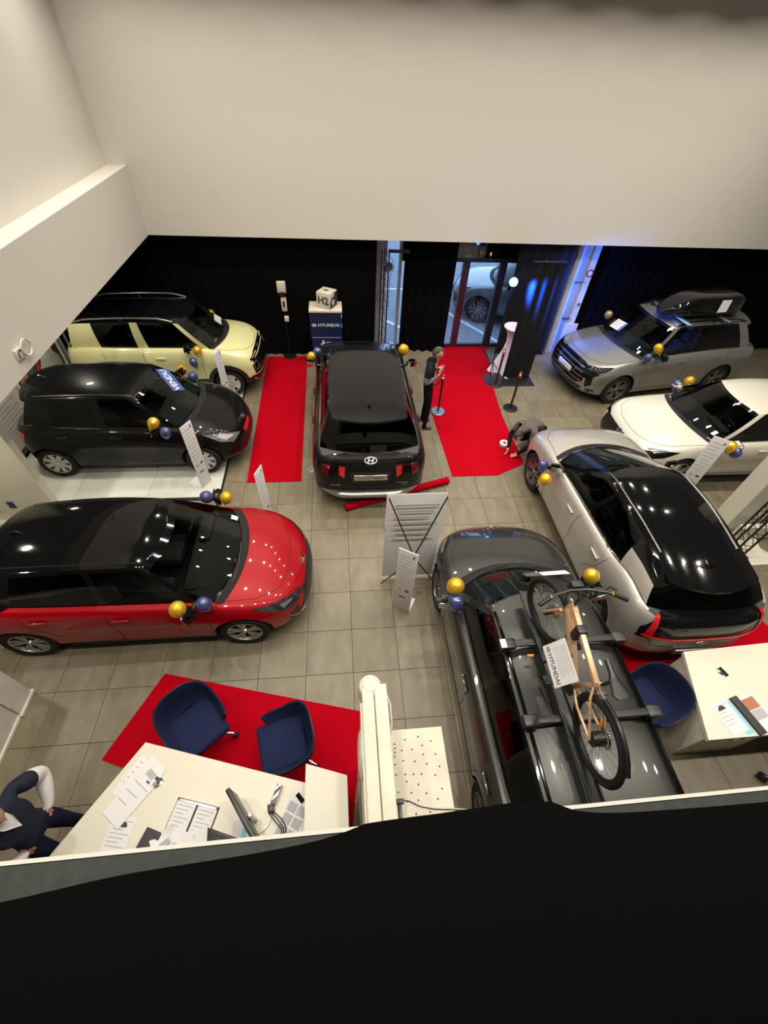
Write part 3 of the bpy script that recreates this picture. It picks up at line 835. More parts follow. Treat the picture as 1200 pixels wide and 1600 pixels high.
# ------------------------------------------------------------ car models
def ex_i20(c):
    S = c.S
    c.mirror(.72, 'black_gloss'); c.handle(-.12, .80, c.body_mat); c.handle(-1.02, .84, c.body_mat)
    c.patch('headlight', [(2.0, .36, .62), (1.92, .55, .70), (1.62, .80, .80), (1.40, .85, .82), (1.62, .84, .70), (1.90, .72, .60)], (-.75, -.5, -.45), 'lamp_dark', .006, .04, True)
    c.patch('headlight_reflector', [(1.84, .60, .66), (1.70, .74, .73), (1.76, .76, .66)], (-.75, -.5, -.45), 'lamp_clear', .010, .04, True)
    c.patch('grille', [(2.1, -.40, .60), (2.1, .40, .60), (2.1, .62, .36), (2.1, .5, .28), (2.1, -.5, .28), (2.1, -.62, .36)], (-1, 0, -.1), 'black', .005, .06)
    c.patch('air_intake', [(1.98, .66, .50), (1.90, .82, .46), (1.92, .80, .30), (2.0, .66, .28)], (-.8, -.5, 0), 'black', .006, .05, True)
    c.line('bumper_blade', [(1.92, .84, .46), (2.02, .70, .29), (2.1, .5, .26)], (-.8, -.5, 0), 'silver', .010, .004, True)
    c.emblem((1.96, 0, .69), (-.6, 0, -.8), .17)
    c.patch('tail_light', [(-1.72, .86, .86), (-1.98, .70, .90), (-1.98, .68, .76), (-1.75, .86, .74)], (.6, -.8, 0), 'lamp_dred', .006, .05, True)
    c.patch('rear_quarter_trim', [(-1.28, 0, 1.02), (-1.60, 0, 1.14), (-1.62, 0, 1.04), (-1.36, 0, .985)], (0, -1, 0), 'black_gloss', .004, .05, True)
    c.spoiler('black_gloss', .14); c.fin('black_gloss')
    c.line('roof_strip', [(.2, .49, 2), (-.6, .50, 2), (-1.35, .47, 2)], (0, 0, -1), 'under', .006, .0, True)
    c.patch('sill_trim', [(.8, 0, .19), (.8, 0, .26), (-.95, 0, .26), (-.95, 0, .19)], (0, -1, 0), 'black', .008, .1, True)
    c.plate(0, .80, (1, 0, 0))
I20 = dict(L=4.06, W=1.775, H=1.45, wb=2.58, ohf=.83, R=.315, rim='cross', paint=None, roofpaint=None, levels=LV, clad_rows=1,
    belt=[(-2.03, .98), (-1.6, 1.00), (-.9, .95), (.3, .90), (.95, .87), (1.5, .80), (1.8, .72), (2.03, .62)],
    crown=[(-2.03, .02), (-1.5, .03), (.6, .10), (1.2, .10), (1.7, .06), (2.03, .01)],
    bottom=[(-2.03, .30), (-1.7, .22), (0, .19), (1.6, .2), (2.03, .22)],
    gh=dict(front=(1.18, .36, .22, .13), rear=(-1.90, -1.50, .22, .12), side=[('roof', .96, .23), ('g1', .80, .10), ('bp', -.26, -.34), ('g2', -.34, -.42), ('roof', -1.28, -1.18)], end=(-1.68, -1.38), rear_body=False),
    roof=[(-1.7, 1.34), (-1.2, 1.41), (-.4, 1.45), (.1, 1.43), (.36, 1.385)], rhw=.56, doors=(.86, -.28, -1.22), privacy='2', extra=ex_i20)

def ex_i10(c):
    k = 'black_gloss'
    c.mirror(.56, c.body_mat); c.handle(-.15, .84, c.body_mat); c.handle(-.98, .87, c.body_mat)
    c.patch('headlight', [(1.80, .46, .66), (1.70, .62, .76), (1.36, .78, .84), (1.25, .80, .84), (1.5, .80, .70), (1.72, .70, .62)], (-.7, -.55, -.45), 'lamp_clear', .006, .04, True)
    c.patch('headlight_reflector', [(1.72, .60, .70), (1.5, .70, .78), (1.45, .77, .78), (1.6, .74, .69)], (-.7, -.55, -.45), 'lamp_bright', .010, .04, True)
    c.patch('grille', [(1.9, -.50, .56), (1.9, .50, .56), (1.9, .60, .36), (1.9, .45, .26), (1.9, -.45, .26), (1.9, -.60, .36)], (-1, 0, -.1), 'black', .005, .06)
    c.patch('red_bumper_insert', [(1.86, .1, .60), (1.86, -.30, .60), (1.86, -.26, .52), (1.86, .1, .53)], (-1, 0, -.1), 'lamp_red', .008, .06)
    c.emblem((1.76, 0, .71), (-.6, 0, -.8), .16)
    c.patch('tail_light', [(-1.55, .80, .92), (-1.82, .62, .96), (-1.82, .62, .80), (-1.6, .80, .76)], (.6, -.8, 0), 'lamp_red', .006, .05, True)
    c.spoiler(c.body_mat, .16); c.fin(c.body_mat)
    c.line('roof_strip', [(.2, .50, 2), (-.6, .51, 2), (-1.30, .48, 2)], (0, 0, -1), 'grey_alloy', .007, .0, True)
    # card on the dashboard behind the windshield
    o = MB().mat('inkb'); T = frame((.60, .20, 1.285), (-.62, .70, .36), (-.6, -.69, .35)); o.box(-.27, .27, -.115, .115, -.003, .0, T)
    cd = o.build('windshield_card', None, c.root)
    cd['label'] = 'dark blue card with white letters behind the windshield'
    text_mesh('card_lettering', 'VENDU', .15, T @ Matrix.Translation((0, 0, .002)), 'paper', cd, xs=1.0, bold=.02)
I10 = dict(L=3.67, W=1.68, H=1.48, wb=2.42, ohf=.74, R=.30, rim='steel', paint=None, roofpaint=None, levels=LV, clad_rows=1,
    belt=[(-1.83, .98), (-1.4, 1.02), (-.8, .97), (.3, .94), (.85, .92), (1.3, .85), (1.6, .76), (1.83, .64)],
    crown=[(-1.83, .02), (-1.3, .03), (.5, .10), (1.0, .10), (1.5, .06), (1.83, .01)],
    bottom=[(-1.83, .28), (-1.5, .22), (0, .18), (1.4, .2), (1.83, .22)],
    gh=dict(front=(1.06, .36, .20, .12), rear=(-1.72, -1.50, .18, .10), side=[('ap', .86, .24), ('g1', .70, .12), ('bp', -.26, -.32), ('g2', -.42, -.44), ('cp', -1.12, -1.05)], end=(-1.54, -1.40)),
    roof=[(-1.6, 1.40), (-1.1, 1.46), (-.4, 1.49), (.1, 1.47), (.36, 1.42)], rhw=.555, doors=(.76, -.32, -1.12), privacy='2', cf=.85, extra=ex_i10)

def ex_inster(c):
    c.mirror(.60, 'black_gloss'); c.handle(-.02, .88, c.body_mat)
    c.rails('silver', .60, True, .05)
    c.patch('headlight', [(1.9, .50, .66), (1.88, .60, .72), (1.84, .72, .66), (1.86, .70, .54), (1.9, .58, .52)], (-.9, -.4, 0), 'black_gloss', .006, .03, True)
    c.line('headlight_ring', [(1.9, .62 + .085 * cos(a * pi / 8), .62 + .085 * sin(a * pi / 8)) for a in range(16)], (-.9, -.4, 0), 'lamp_clear', .006, .010, True, None, True)
    c.patch('front_panel', [(2, -.62, .76), (2, .62, .76), (2, .66, .46), (2, -.66, .46)], (-1, 0, 0), 'black_gloss', .004, .05)
    c.patch('lamp_strip', [(1.9, -.66, .90), (1.88, -.4, .93), (1.9, 0, .94), (1.88, .4, .93), (1.9, .66, .90), (1.9, .66, .84), (1.95, 0, .86), (1.9, -.66, .84)], (-.85, 0, -.5), 'black_gloss', .006, .05)
    for k in range(7):
        for sg in (1, -1):
            h = c.cast((1.9, sg * (.36 + .04 * k), .885), (-.85, 0, -.5), .012)
            if h: MB().mat('lamp_bright').ball(h, .012, .014, .010, 8, 6).build('daylight_pixel', None, c.root)
    c.patch('bumper_cladding', [(2, -.72, .44), (2, .72, .44), (2, .74, .2), (2, -.74, .2)], (-1, 0, 0), 'black', .006, .06)
    c.patch('skid_plate', [(2, -.45, .36), (2, .45, .36), (2, .36, .24), (2, -.36, .24)], (-1, 0, 0), 'silver', .014, .06)
    c.line('tow_accent', [(1.83, .74, .38), (1.9, .60, .27)], (-.8, -.5, 0), 'redring', .022, .01, True)
    c.arch_trim('black', .085); c.sill_trim('black', .2, .34)
    c.patch('tail_light', [(-1.9, .5, .80), (-1.9, .70, .80), (-1.9, .70, .64), (-1.9, .5, .64)], (1, -.2, 0), 'lamp_red', .006, .05, True)
    c.spoiler('black_gloss', .14)
INSTER = dict(L=3.82, W=1.61, H=1.6, wb=2.58, ohf=.68, R=.30, rim='block', paint=None, roofpaint=None, levels=LV, clad_rows=3,
    belt=[(-1.91, 1.04), (-1.4, 1.05), (-.6, 1.04), (.4, 1.03), (.9, 1.02), (1.4, .97), (1.7, .90), (1.91, .78)],
    crown=[(-1.91, .01), (-1.3, .02), (.5, .07), (1.0, .07), (1.5, .05), (1.91, .01)],
    bottom=[(-1.91, .28), (-1.5, .22), (0, .2), (1.4, .22), (1.91, .26)],
    gh=dict(front=(1.16, .58, .20, .10), rear=(-1.80, -1.66, .12, .08), side=[('ap', .96, .46), ('g1', .82, .36), ('cp', -.22, -.30), ('g2', -.42, -.44), ('cp', -1.12, -1.16)], end=(-1.68, -1.58)),
    roof=[(-1.7, 1.52), (-1.1, 1.56), (-.4, 1.58), (.2, 1.57), (.58, 1.53)], rhw=.64, drop=.04, doors=(.80, -.34, -1.12), privacy='2', cf=.7, nf=3.4, cr=.4, nr=4, hood_x=1.72, hood_in=.10, extra=ex_inster)

def suv_rear(c, word):
    c.patch('tail_lamp_bar', [(-2.3, -.74, .99), (-2.3, .74, .99), (-2.3, .74, .93), (-2.3, -.74, .93)], (1, 0, -.1), 'black_gloss', .008, .06)
    for sg in (1, -1):
        c.patch('tail_light', [(-2.3, sg * .40, .95), (-2.3, sg * .50, .97), (-2.3, sg * .50, .80), (-2.3, sg * .42, .74)], (1, 0, -.1), 'lamp_red', .012, .04)
        c.patch('tail_light', [(-2.25, sg * .66, .97), (-2.2, sg * .78, .97), (-2.2, sg * .80, .80), (-2.25, sg * .70, .74)], (.9, -sg * .4, -.1), 'lamp_dred', .012, .04)
    c.patch('number_plate_recess', [(-2.3, -.34, .84), (-2.3, .34, .84), (-2.3, .28, .62), (-2.3, -.28, .62)], (1, 0, 0), 'black', .003, .06)
    c.plate(0, .745, (1, 0, 0), word, .54, 'silver')
    c.patch('bumper_cladding', [(-2.3, -.88, .46), (-2.3, .88, .46), (-2.3, .86, .2), (-2.3, -.86, .2)], (1, 0, 0), 'black', .006, .07)
    P = []; Q = []
    for i in range(25):
        y = -.84 + 1.68 * i / 24; q = abs(y) / .84; x = -2.27 + .20 * q ** 4; zz = .355 + .09 * max(0, q - .62) / .38
        P.append([(x + .05, y, zz + .035), (x - .02, y, zz + .03), (x - .03, y, zz + .01), (x - .015, y, zz - .05), (x + .08, y, zz - .06)])
        if q < .72: Q.append([(x + .02, y, .44), (x - .022, y, .425), (x - .03, y, .40), (x + .02, y, .385)])
    MB().mat(P_silver).grid(P).build('skid_plate', None, c.root, 60)
    c.emblem((-2.2, 0, 1.04), (.9, 0, -.4), .19, 'paper')
    T = frame((c.xr - .008, .62, .60), (0, -1, 0), (0, 0, 1))
def ex_tucson(c):
    c.mirror(.66, 'black_gloss'); hk = 'chrome' if c.S.get('roofrails') else c.body_mat; c.handle(-.05, .92, hk); c.handle(-1.0, .95, hk)
    if c.S.get('roofrails'): c.rails('black_gloss', .58, True, .045)
    if c.S.get('wheelarch'): c.arch_trim(c.S['wheelarch'], .07); c.sill_trim(c.S['wheelarch'], .2, .34)
    suv_rear(c, c.S.get('word'))
    # front: wide dark grille that runs into the lamps
    c.patch('grille', [(2.3, -.84, .80), (2.3, -.4, .88), (2.3, .4, .88), (2.3, .84, .80), (2.3, .70, .56), (2.3, .5, .44), (2.3, -.5, .44), (2.3, -.70, .56)], (-1, 0, -.15), 'black_gloss', .005, .05)
    c.patch('headlight', [(2.25, .55, .86), (2.1, .80, .90), (1.72, .92, .93), (1.9, .92, .84), (2.18, .82, .74)], (-.75, -.6, -.25), 'black_gloss', .007, .05, True)
    c.patch('headlight_reflector', [(2.2, .72, .66), (2.1, .84, .68), (2.1, .86, .50), (2.2, .78, .44)], (-.75, -.6, -.15), 'black_gloss', .010, .05, True)
    c.patch('bumper_insert', [(2.24, .70, .62), (2.2, .78, .60), (2.18, .84, .30), (2.24, .74, .28)], (-.75, -.6, -.1), P_silver, .008, .04, True)
    for k in range(4):
        c.patch('grille_bar', [(2.3, -.52 - .04 * k, .80 - .09 * k), (2.3, .52 + .04 * k, .80 - .09 * k), (2.3, .52 + .04 * k, .775 - .09 * k), (2.3, -.52 - .04 * k, .775 - .09 * k)], (-1, 0, -.1), 'grey_alloy', .011, .06)
    c.plate(0, .60, (-1, 0, 0), None, .5)
    c.patch('bumper_cladding', [(2.3, -.85, .40), (2.3, .85, .40), (2.3, .85, .2), (2.3, -.85, .2)], (-1, 0, 0), 'black', .006, .07)
    c.spoiler(c.body_mat, .24, .04, .0, .96); c.fin('black_gloss')
    c.line('chrome_line', [(.75, 0, 1.02), (0, 0, 1.06), (-1.3, 0, 1.09)], (0, -1, 0), 'chrome', .008, .004, True)
    c.line('roof_strip', [(.3, .60, 2), (-.6, .62, 2), (-1.6, .58, 2)], (0, 0, -1), 'under', .010, .0, True)
    c.line('tailgate_gap', [(-2.1, .66, 1.03), (-2.3, .70, .8), (-2.3, .62, .56), (-2.3, -.62, .56), (-2.3, -.70, .8), (-2.1, -.66, 1.03)], (1, 0, -.1), 'under', .005, 0)
TUCSON = dict(L=4.5, W=1.865, H=1.65, wb=2.68, ohf=.88, R=.35, rim='dark', paint=None, roofpaint=None, levels=LV, clad_rows=2,
    belt=[(-2.25, 1.04), (-1.8, 1.07), (-.9, 1.07), (.3, 1.03), (.95, 1.01), (1.5, .95), (1.95, .88), (2.25, .79)],
    crown=[(-2.25, .02), (-1.6, .03), (.6, .09), (1.2, .08), (1.7, .055), (2.25, .02)],
    bottom=[(-2.25, .34), (-1.8, .24), (0, .21), (1.7, .22), (2.25, .26)],
    gh=dict(front=(1.18, .45, .22, .12), rear=(-2.06, -1.72, .20, .12), side=[('ap', .94, .32), ('g1', .80, .20), ('bp', -.20, -.28), ('g2', -.28, -.36), ('cp', -1.62, -1.36)], end=(-1.88, -1.60)),
    roof=[(-1.95, 1.56), (-1.4, 1.62), (-.5, 1.655), (.1, 1.64), (.45, 1.59)], rhw=.64, doors=(.86, -.24, -1.28), privacy='2', cf=.8, nf=3.2, cr=.5, nr=3.8, hood_in=.1, extra=ex_tucson)

def ex_i30(c):
    c.mirror(c.S['gh']['side'][0][1] - .21, c.body_mat); c.handle(-.10, .82, c.body_mat); c.handle(-1.05, .85, c.body_mat)
    c.patch('headlight', [(2.0, .44, .62), (1.95, .66, .70), (1.58, .84, .80), (1.45, .86, .80), (1.7, .86, .68), (1.95, .76, .58)], (-.75, -.5, -.45), 'black_gloss', .006, .04, True)
    c.patch('headlight_reflector', [(1.86, .60, .70), (1.66, .76, .775), (1.60, .80, .77), (1.80, .72, .68)], (-.75, -.5, -.45), 'lamp_clear', .010, .04, True)
    gz = .68 if c.S.get('blunt') else .66
    c.patch('grille', [(2.2, -.62, gz), (2.2, .62, gz), (2.2, .66, .42), (2.2, .48, .28), (2.2, -.48, .28), (2.2, -.66, .42)], (-1, 0, -.1), 'black', .005, .06)
    c.plate(0, .42, (-1, 0, 0), None, .5, 'silver')
    c.emblem((2.05, 0, .60 if c.S.get('blunt') else .66), (-.85, 0, -.5), .16)
    c.patch('tail_light', [(-1.95, .84, .86), (-2.1, .70, .90), (-2.1, .68, .76), (-1.95, .86, .74)], (.6, -.8, 0), 'lamp_dred', .006, .05, True)
    c.patch('sill_trim', [(.85, 0, .19), (.85, 0, .25), (-1.0, 0, .25), (-1.0, 0, .19)], (0, -1, 0), 'black', .008, .1, True)
    if c.S.get('roofrails'):
        c.rails('black_gloss', .56, False, .025)
        c.line('chrome_line', [(.95, 0, .935), (.2, 0, .955), (-.8, 0, .985), (-1.7, 0, 1.01)], (0, -1, 0), 'chrome', .009, .004, True)
        c.patch('air_scoop', [(2.3, .62, .5), (2.2, .80, .48), (2.2, .80, .32), (2.3, .62, .3)], (-.8, -.5, 0), 'black', .006, .05, True)
    c.spoiler(c.body_mat, .15); c.fin('black')
I30 = dict(L=4.32, W=1.795, H=1.455, wb=2.65, ohf=.88, R=.325, rim='five', paint=None, roofpaint=None, levels=LV, clad_rows=1,
    belt=[(-2.16, .96), (-1.7, 1.00), (-.9, .97), (.3, .93), (.95, .91), (1.5, .84), (1.9, .76), (2.16, .66)],
    crown=[(-2.16, .02), (-1.6, .03), (.6, .09), (1.2, .09), (1.8, .06), (2.16, .01)],
    bottom=[(-2.16, .30), (-1.8, .22), (0, .19), (1.7, .2), (2.16, .22)],
    gh=dict(front=(1.08, .30, .22, .13), rear=(-1.98, -1.58, .22, .12), side=[('ap', .84, .16), ('g1', .70, .04), ('bp', -.30, -.38), ('g2', -.38, -.46), ('cp', -1.38, -1.24)], end=(-1.76, -1.44)),
    roof=[(-1.8, 1.34), (-1.2, 1.42), (-.4, 1.455), (.1, 1.43), (.30, 1.39)], rhw=.57, doors=(.76, -.34, -1.24), privacy='2', extra=ex_i30)
WAGON = dict(I30, L=4.585, W=1.795, H=1.475, ohf=.90,
    belt=[(-2.29, .97), (-1.8, 1.00), (-.9, .97), (.3, .93), (1.05, .91), (1.6, .85), (2.0, .78), (2.29, .68)],
    crown=[(-2.29, .02), (-1.6, .03), (.6, .09), (1.3, .09), (1.8, .07), (2.29, .01)],
    bottom=[(-2.29, .30), (-1.8, .22), (0, .19), (1.8, .2), (2.29, .22)],
    gh=dict(front=(1.26, .64, .22, .13), rear=(-2.16, -1.90, .22, .12), side=[('ap', 1.02, .52), ('g1', .88, .38), ('bp', -.16, -.20), ('g2', -.26, -.28), ('g3', -1.20, -1.22), ('cp', -1.86, -1.66)], end=(-2.0, -1.80)),
    roof=[(-2.1, 1.40), (-1.5, 1.45), (-.4, 1.475), (.3, 1.455), (.64, 1.41)], rhw=.60, doors=(.92, -.20, -1.14), privacy='23', roofrails=True, rim='dark')

def ex_kona(c):
    c.mirror(.62, 'black_gloss'); c.handle(-.06, .86, c.body_mat); c.handle(-.92, .90, c.body_mat)
    c.patch('tailgate_panel', [(-2.2, -.80, 1.00), (-1.98, -.60, 1.14), (-1.95, .60, 1.14), (-2.2, .80, 1.00), (-2.2, .80, .82), (-2.2, -.80, .82)], (.9, 0, -.45), 'black_gloss', .006, .05)
    c.patch('tail_light', [(-2.05, .66, 1.12), (-2.05, .71, 1.12), (-2.1, .76, .84), (-2.12, .66, .80)], (.92, -.3, -.3), 'lamp_red', .012, .04, True)
    c.line('tail_light_bar', [(-2.2, -.76, .80), (-2.2, -.4, .79), (-2.2, 0, .785), (-2.2, .4, .79), (-2.2, .76, .80)], (1, 0, 0), 'lamp_red', .012, .008)
    c.patch('bumper_cladding', [(-2.3, -.85, .42), (-2.3, .85, .42), (-2.3, .82, .2), (-2.3, -.82, .2)], (1, 0, 0), 'black', .006, .07)
    c.plate(0, .50, (1, 0, 0), None, .5, 'silver')
    c.line('tailgate_gap', [(-2.2, .66, .76), (-2.2, .60, .62), (-2.2, -.60, .62), (-2.2, -.66, .76)], (1, 0, 0), 'under', .004, 0)
    c.emblem((-2.2, 0, .70), (1, 0, -.1), .15)
    c.patch('front_panel', [(2.2, -.5, .58), (2.2, .5, .58), (2.2, .6, .3), (2.2, -.6, .3)], (-1, 0, 0), 'black', .006, .07)
    c.patch('headlight', [(2.2, .62, .66), (2.05, .84, .68), (2.05, .86, .5), (2.2, .7, .48)], (-.75, -.6, -.1), 'black_gloss', .008, .05, True)
    c.spoiler('black_gloss', .24, .03, .0, .98); c.fin('black_gloss')
    c.line('roof_strip', [(.05, .52, 2), (-.6, .53, 2), (-1.35, .50, 2)], (0, 0, -1), 'grey_alloy', .012, .002, True)
    c.line('chrome_line', [(.66, 0, .985), (0, 0, 1.02), (-.95, 0, 1.06), (-1.2, 0, 1.10)], (0, -1, 0), 'chrome', .008, .004, True)
KONA = dict(L=4.34, W=1.83, H=1.57, wb=2.66, ohf=.86, R=.345, rim='dark', paint=None, roofpaint=None, levels=LV, clad_rows=2,
    belt=[(-2.17, 1.00), (-1.9, 1.10), (-1.5, 1.16), (-1.1, 1.07), (.3, .99), (.95, .97), (1.5, .91), (1.9, .82), (2.17, .70)],
    crown=[(-2.17, .02), (-1.6, .04), (.6, .09), (1.2, .09), (1.8, .06), (2.17, .02)],
    bottom=[(-2.17, .32), (-1.8, .24), (0, .2), (1.7, .22), (2.17, .26)],
    gh=dict(front=(1.14, .14, .24, .13), rear=(-2.02, -1.72, .20, .12), side=[('roof', .88, .0), ('g1', .74, -.12), ('bp', -.24, -.36), ('g2', -.32, -.42), ('hp', -1.22, -1.10)], end=(-1.86, -1.58)),
    roof=[(-1.9, 1.42), (-1.4, 1.50), (-.6, 1.57), (-.2, 1.56), (.14, 1.50)], rhw=.60, doors=(.80, -.28, -1.12), privacy='2', cf=.8, nf=3.0, extra=ex_kona)

P_red = paint('red_metallic_paint', (0.27, 0.0, 0.005), .1, .35, 1.0, 1.33, .2)
P_black = paint('black_pearl_paint', (0.004, 0.004, 0.0045), .0, .3, .7, 1.33, .12)
P_yellow = paint('pale_yellow_paint', (0.62, 0.60, 0.31), 0.0, .3)
P_silver = paint('silver_metallic_paint', (0.30, 0.30, 0.285), .7, .35)
P_silver2 = paint('warm_silver_paint', (0.44, 0.42, 0.385), .5, .35)
P_white = paint('white_car_paint', (0.52, 0.505, 0.44), 0.0, .25)
P_grey = paint('dark_grey_metallic_paint', (0.035, 0.037, 0.034), .6, .3)
P_out = paint('blue_grey_paint', (0.16, 0.18, 0.20), .7, .35)
def spec(base, **k): d = dict(base); d.update(k); return d

car_red = Car(spec(I20, paint=P_red, roofpaint=M['black_gloss']), 'red_hatchback', 'red hatchback with black roof standing in front of the white platform', (-2.53, 3.50, 0), 0)
car_black = Car(spec(I10, paint=P_black, roofpaint=P_black), 'black_hatchback', 'small black hatchback with silver wheels and a blue VENDU card on the white platform', (-3.56, 6.77, .03), 0)
car_yellow = Car(spec(INSTER, paint=P_yellow, roofpaint=M['black_gloss']), 'yellow_city_car', 'pale yellow small upright car with black roof and silver roof rails behind the black hatchback', (-3.6, 9.23, .03), 0)
car_suv = Car(spec(TUCSON, paint=P_black, roofpaint=P_black, wheelarch='black_gloss', word='Tucson Hybrid', privacy='12'), 'black_suv', 'black SUV seen from behind between the two red carpets', (.42, 7.24, 0), pi / 2)
car_silver = Car(spec(TUCSON, paint=P_silver, roofpaint=P_silver, roofrails=True, wheelarch=P_silver, clad_rows=1), 'silver_suv', 'silver SUV carrying a black roof box beside the right curtain', (7.38, 9.14, 0), pi + radians(9.5))
car_white = Car(spec(I30, paint=P_white, roofpaint=P_white, blunt=True, nf=3.6, cf=.62, hood_x=1.99, hood_in=.09, belt=[(-2.16, .96), (-1.7, 1.00), (-.9, .97), (.3, .93), (.95, .91), (1.5, .86), (1.95, .80), (2.16, .74)]), 'white_hatchback', 'white hatchback in front of the silver SUV, cut by the right edge', (7.38, 6.2, 0), pi)
car_ev = Car(spec(KONA, paint=P_silver2, roofpaint=M['black_gloss']), 'two_tone_crossover', 'pale silver crossover with glossy black roof and red rear light bar', (4.27, 4.13, 0), pi / 2)
car_wagon = Car(spec(WAGON, paint=P_grey, roofpaint=P_grey), 'grey_estate_car', 'dark grey estate car with roof bars carrying a bicycle', (2.12, 1.73, 0), pi / 2)
car_out = Car(spec(TUCSON, paint=P_out, roofpaint=P_out, rim='twin'), 'parked_suv', 'blue grey SUV parked outside the glass entrance door', (5.56, 12.62, -.03), pi + radians(-20))

# ------------------------------------------------------------ outdoors and facade
m = MB().mat('asphalt'); m.box(-12, 20, 10.82, 34, -.2, -.03); struct(m.build('ground', None, None, None))
for i, (a, b, wd) in enumerate((((1.35, 12.3), (2.5, 10.95), .12), ((3.05, 13.2), (4.35, 11.0), .12), ((1.5, 14.6), (2.6, 14.6), .1))):
    d = Vector((b[0] - a[0], b[1] - a[1])).normalized(); nrm = Vector((-d.y, d.x)) * wd / 2
    m = MB().mat('paper'); m.prism([(a[0] - nrm.x, a[1] - nrm.y), (b[0] - nrm.x, b[1] - nrm.y), (b[0] + nrm.x, b[1] + nrm.y), (a[0] + nrm.x, a[1] + nrm.y)], -.03, -.022)
    tag(m.build('parking_line', None, None, None), ['white parking line on the asphalt behind the tall glass strip', 'white parking line on the asphalt behind the glass entrance door', 'short white parking line far out on the asphalt'][i], 'road marking')
# glazed strip beside the lattice post
wnd = struct(thing('window_1', '', 'window')); del wnd['label']; del wnd['category']
m = MB().mat('steelblue'); m.box(.84, .98, 10.66, 10.82, 0, 2.63); m.box(1.40, 1.47, 10.66, 10.82, 0, 2.63); m.box(.84, 1.47, 10.66, 10.82, 0, .06); m.build('window_frame', None, wnd, None)
m = MB().mat('concrete'); m.box(.98, 1.13, 10.70, 10.82, 0, 2.63); m.build('window_jamb', None, wnd, None)
m = MB().mat('glass_clear'); m.box(1.13, 1.40, 10.74, 10.75, .06, 2.63); m.build('pane', None, wnd, None)
# entrance door
dr = struct(thing('door_1', '', 'door')); del dr['label']; del dr['category']
def dpart(name, x0, x1, z0, z1, key, y0=10.72, y1=10.80):
    m = MB().mat(key); m.box(x0, x1, y0, y1, z0, z1); return m.build(name, None, dr, None)
dpart('door_post', 2.92, 3.08, 0, 2.05, 'maroon', 10.70, 10.82)
dpart('door_post', 3.80, 3.97, 0, 2.05, 'dkframe', 10.70, 10.82)
dpart('door_post', 4.24, 4.34, 0, 2.05, 'dkframe', 10.70, 10.82)
dpart('door_post', 2.60, 2.66, 0, 2.05, 'dkframe')
dpart('door_sill', 2.66, 4.24, 0, .07, 'dkframe'); dpart('door_sill', 1.47, 2.60, 0, .07, 'dkframe')
dpart('door_head', 1.47, 5.45, 2.05, 2.14, 'dkframe')
for a, b in ((2.66, 2.92), (3.08, 3.80), (3.97, 4.24)): dpart('door_pane', a, b, .07, 2.05, 'glass_clear', 10.755, 10.762)
m = MB().mat('black_gloss'); m.box(1.47, 5.45, 10.72, 10.80, 2.14, 2.63); m.build('transom_panel', None, dr, None)
# side window right of the entrance
w2 = struct(thing('window_2', '', 'window')); del w2['label']; del w2['category']
m = MB().mat('dkframe'); m.box(4.34, 4.40, 10.72, 10.80, 0, 2.05); m.box(5.43, 5.48, 10.72, 10.80, 0, 2.14); m.build('window_frame', None, w2, None)
m = MB().mat('glass_clear'); m.box(4.40, 5.43, 10.755, 10.762, .45, 2.05); m.build('pane', None, w2, None)
m = MB().mat('concrete'); m.box(4.34, 5.45, 10.66, 10.82, 0, .45); m.build('window_base_wall', None, w2, None)
for k, (tx, tz, sz) in enumerate((('AU', 1.62, .20), ('LE', 1.38, .18), ('19 000', 1.20, .09), ('km', 1.05, .09))):
    T = frame((5.30 - .02 * k, 10.75, tz), (-1, 0, 0), (0, 0, 1)); text_mesh('window_lettering', tx, sz, T, 'paper', w2)
for i, (x, z) in enumerate(((2.19, 2.26), (3.51, 2.22), (4.98, 2.25))):  # red reflections in the dark panel, modelled as glowing beads
    r = thing('indicator_lamp', ['small red lamp on the dark panel above the door, leftmost of the three', 'small red lamp on the dark panel above the door, middle of the three', 'small red lamp on the dark panel above the door, rightmost of the three'][i], 'lamp', (x, 10.70, z), 0, 'small red lamps above the entrance')
    MB().mat('black').box(-.03, .03, -.0, .02, -.06, .05).build('lamp_base', None, r, None); MB().mat('red_emit').ball((0, -.015, .02), .014, .014, .035, 10, 8).build('bulb', None, r)
# outdoor shop window facade: pale low wall
wallbox('wall_garden', 5.2, 9.4, 11.6, 11.8, -.03, .5, 'concrete')

# pillars
def pillar(n, x0, x1, z1, duct_left, base):
    m = MB().mat('concrete'); m.box(x0, x1, 10.45, 10.75, 0, z1)
    p = struct(m.build(n, None, None, None))
    w_ = x1 - x0
    m = MB().mat('steelblue'); a = x0 + (w_ * .28 if duct_left else w_ * .55); m.box(a, a + w_ * .26, 10.39, 10.45, 0, z1); m.build('cable_duct', None, p, None)
    for z in (.9, 1.75):
        m = MB().mat('grey_alloy'); m.box(a - .03, a + w_ * .26 + .03, 10.375, 10.40, z, z + .04); m.build('duct_clip', None, p, None)
    xx = (x1 - w_ * .14) if duct_left else x0 + w_ * .28
    m = MB().mat('redring'); m.lathe([(.055, 0), (.055, .012), (.085, .012), (.085, 0)], 24, Matrix.Translation((xx, 10.45, 1.95)) @ Matrix.Rotation(pi / 2, 4, 'X')); m.build('red_ring_sign', None, p)
    m = MB().mat('paper'); m.cyl(.055, 0, .008, 20, Matrix.Translation((xx, 10.45, 1.95)) @ Matrix.Rotation(pi / 2, 4, 'X')); m.build('ring_sign_face', None, p)
    m = MB().mat('brass'); m.cyl(.035, 0, .03, 14, Matrix.Translation((xx, 10.45, 1.25)) @ Matrix.Rotation(pi / 2, 4, 'X')); m.build('brass_stud', None, p)
pillar('wall_pillar_left', -4.02, -3.46, 2.63, False, 0)
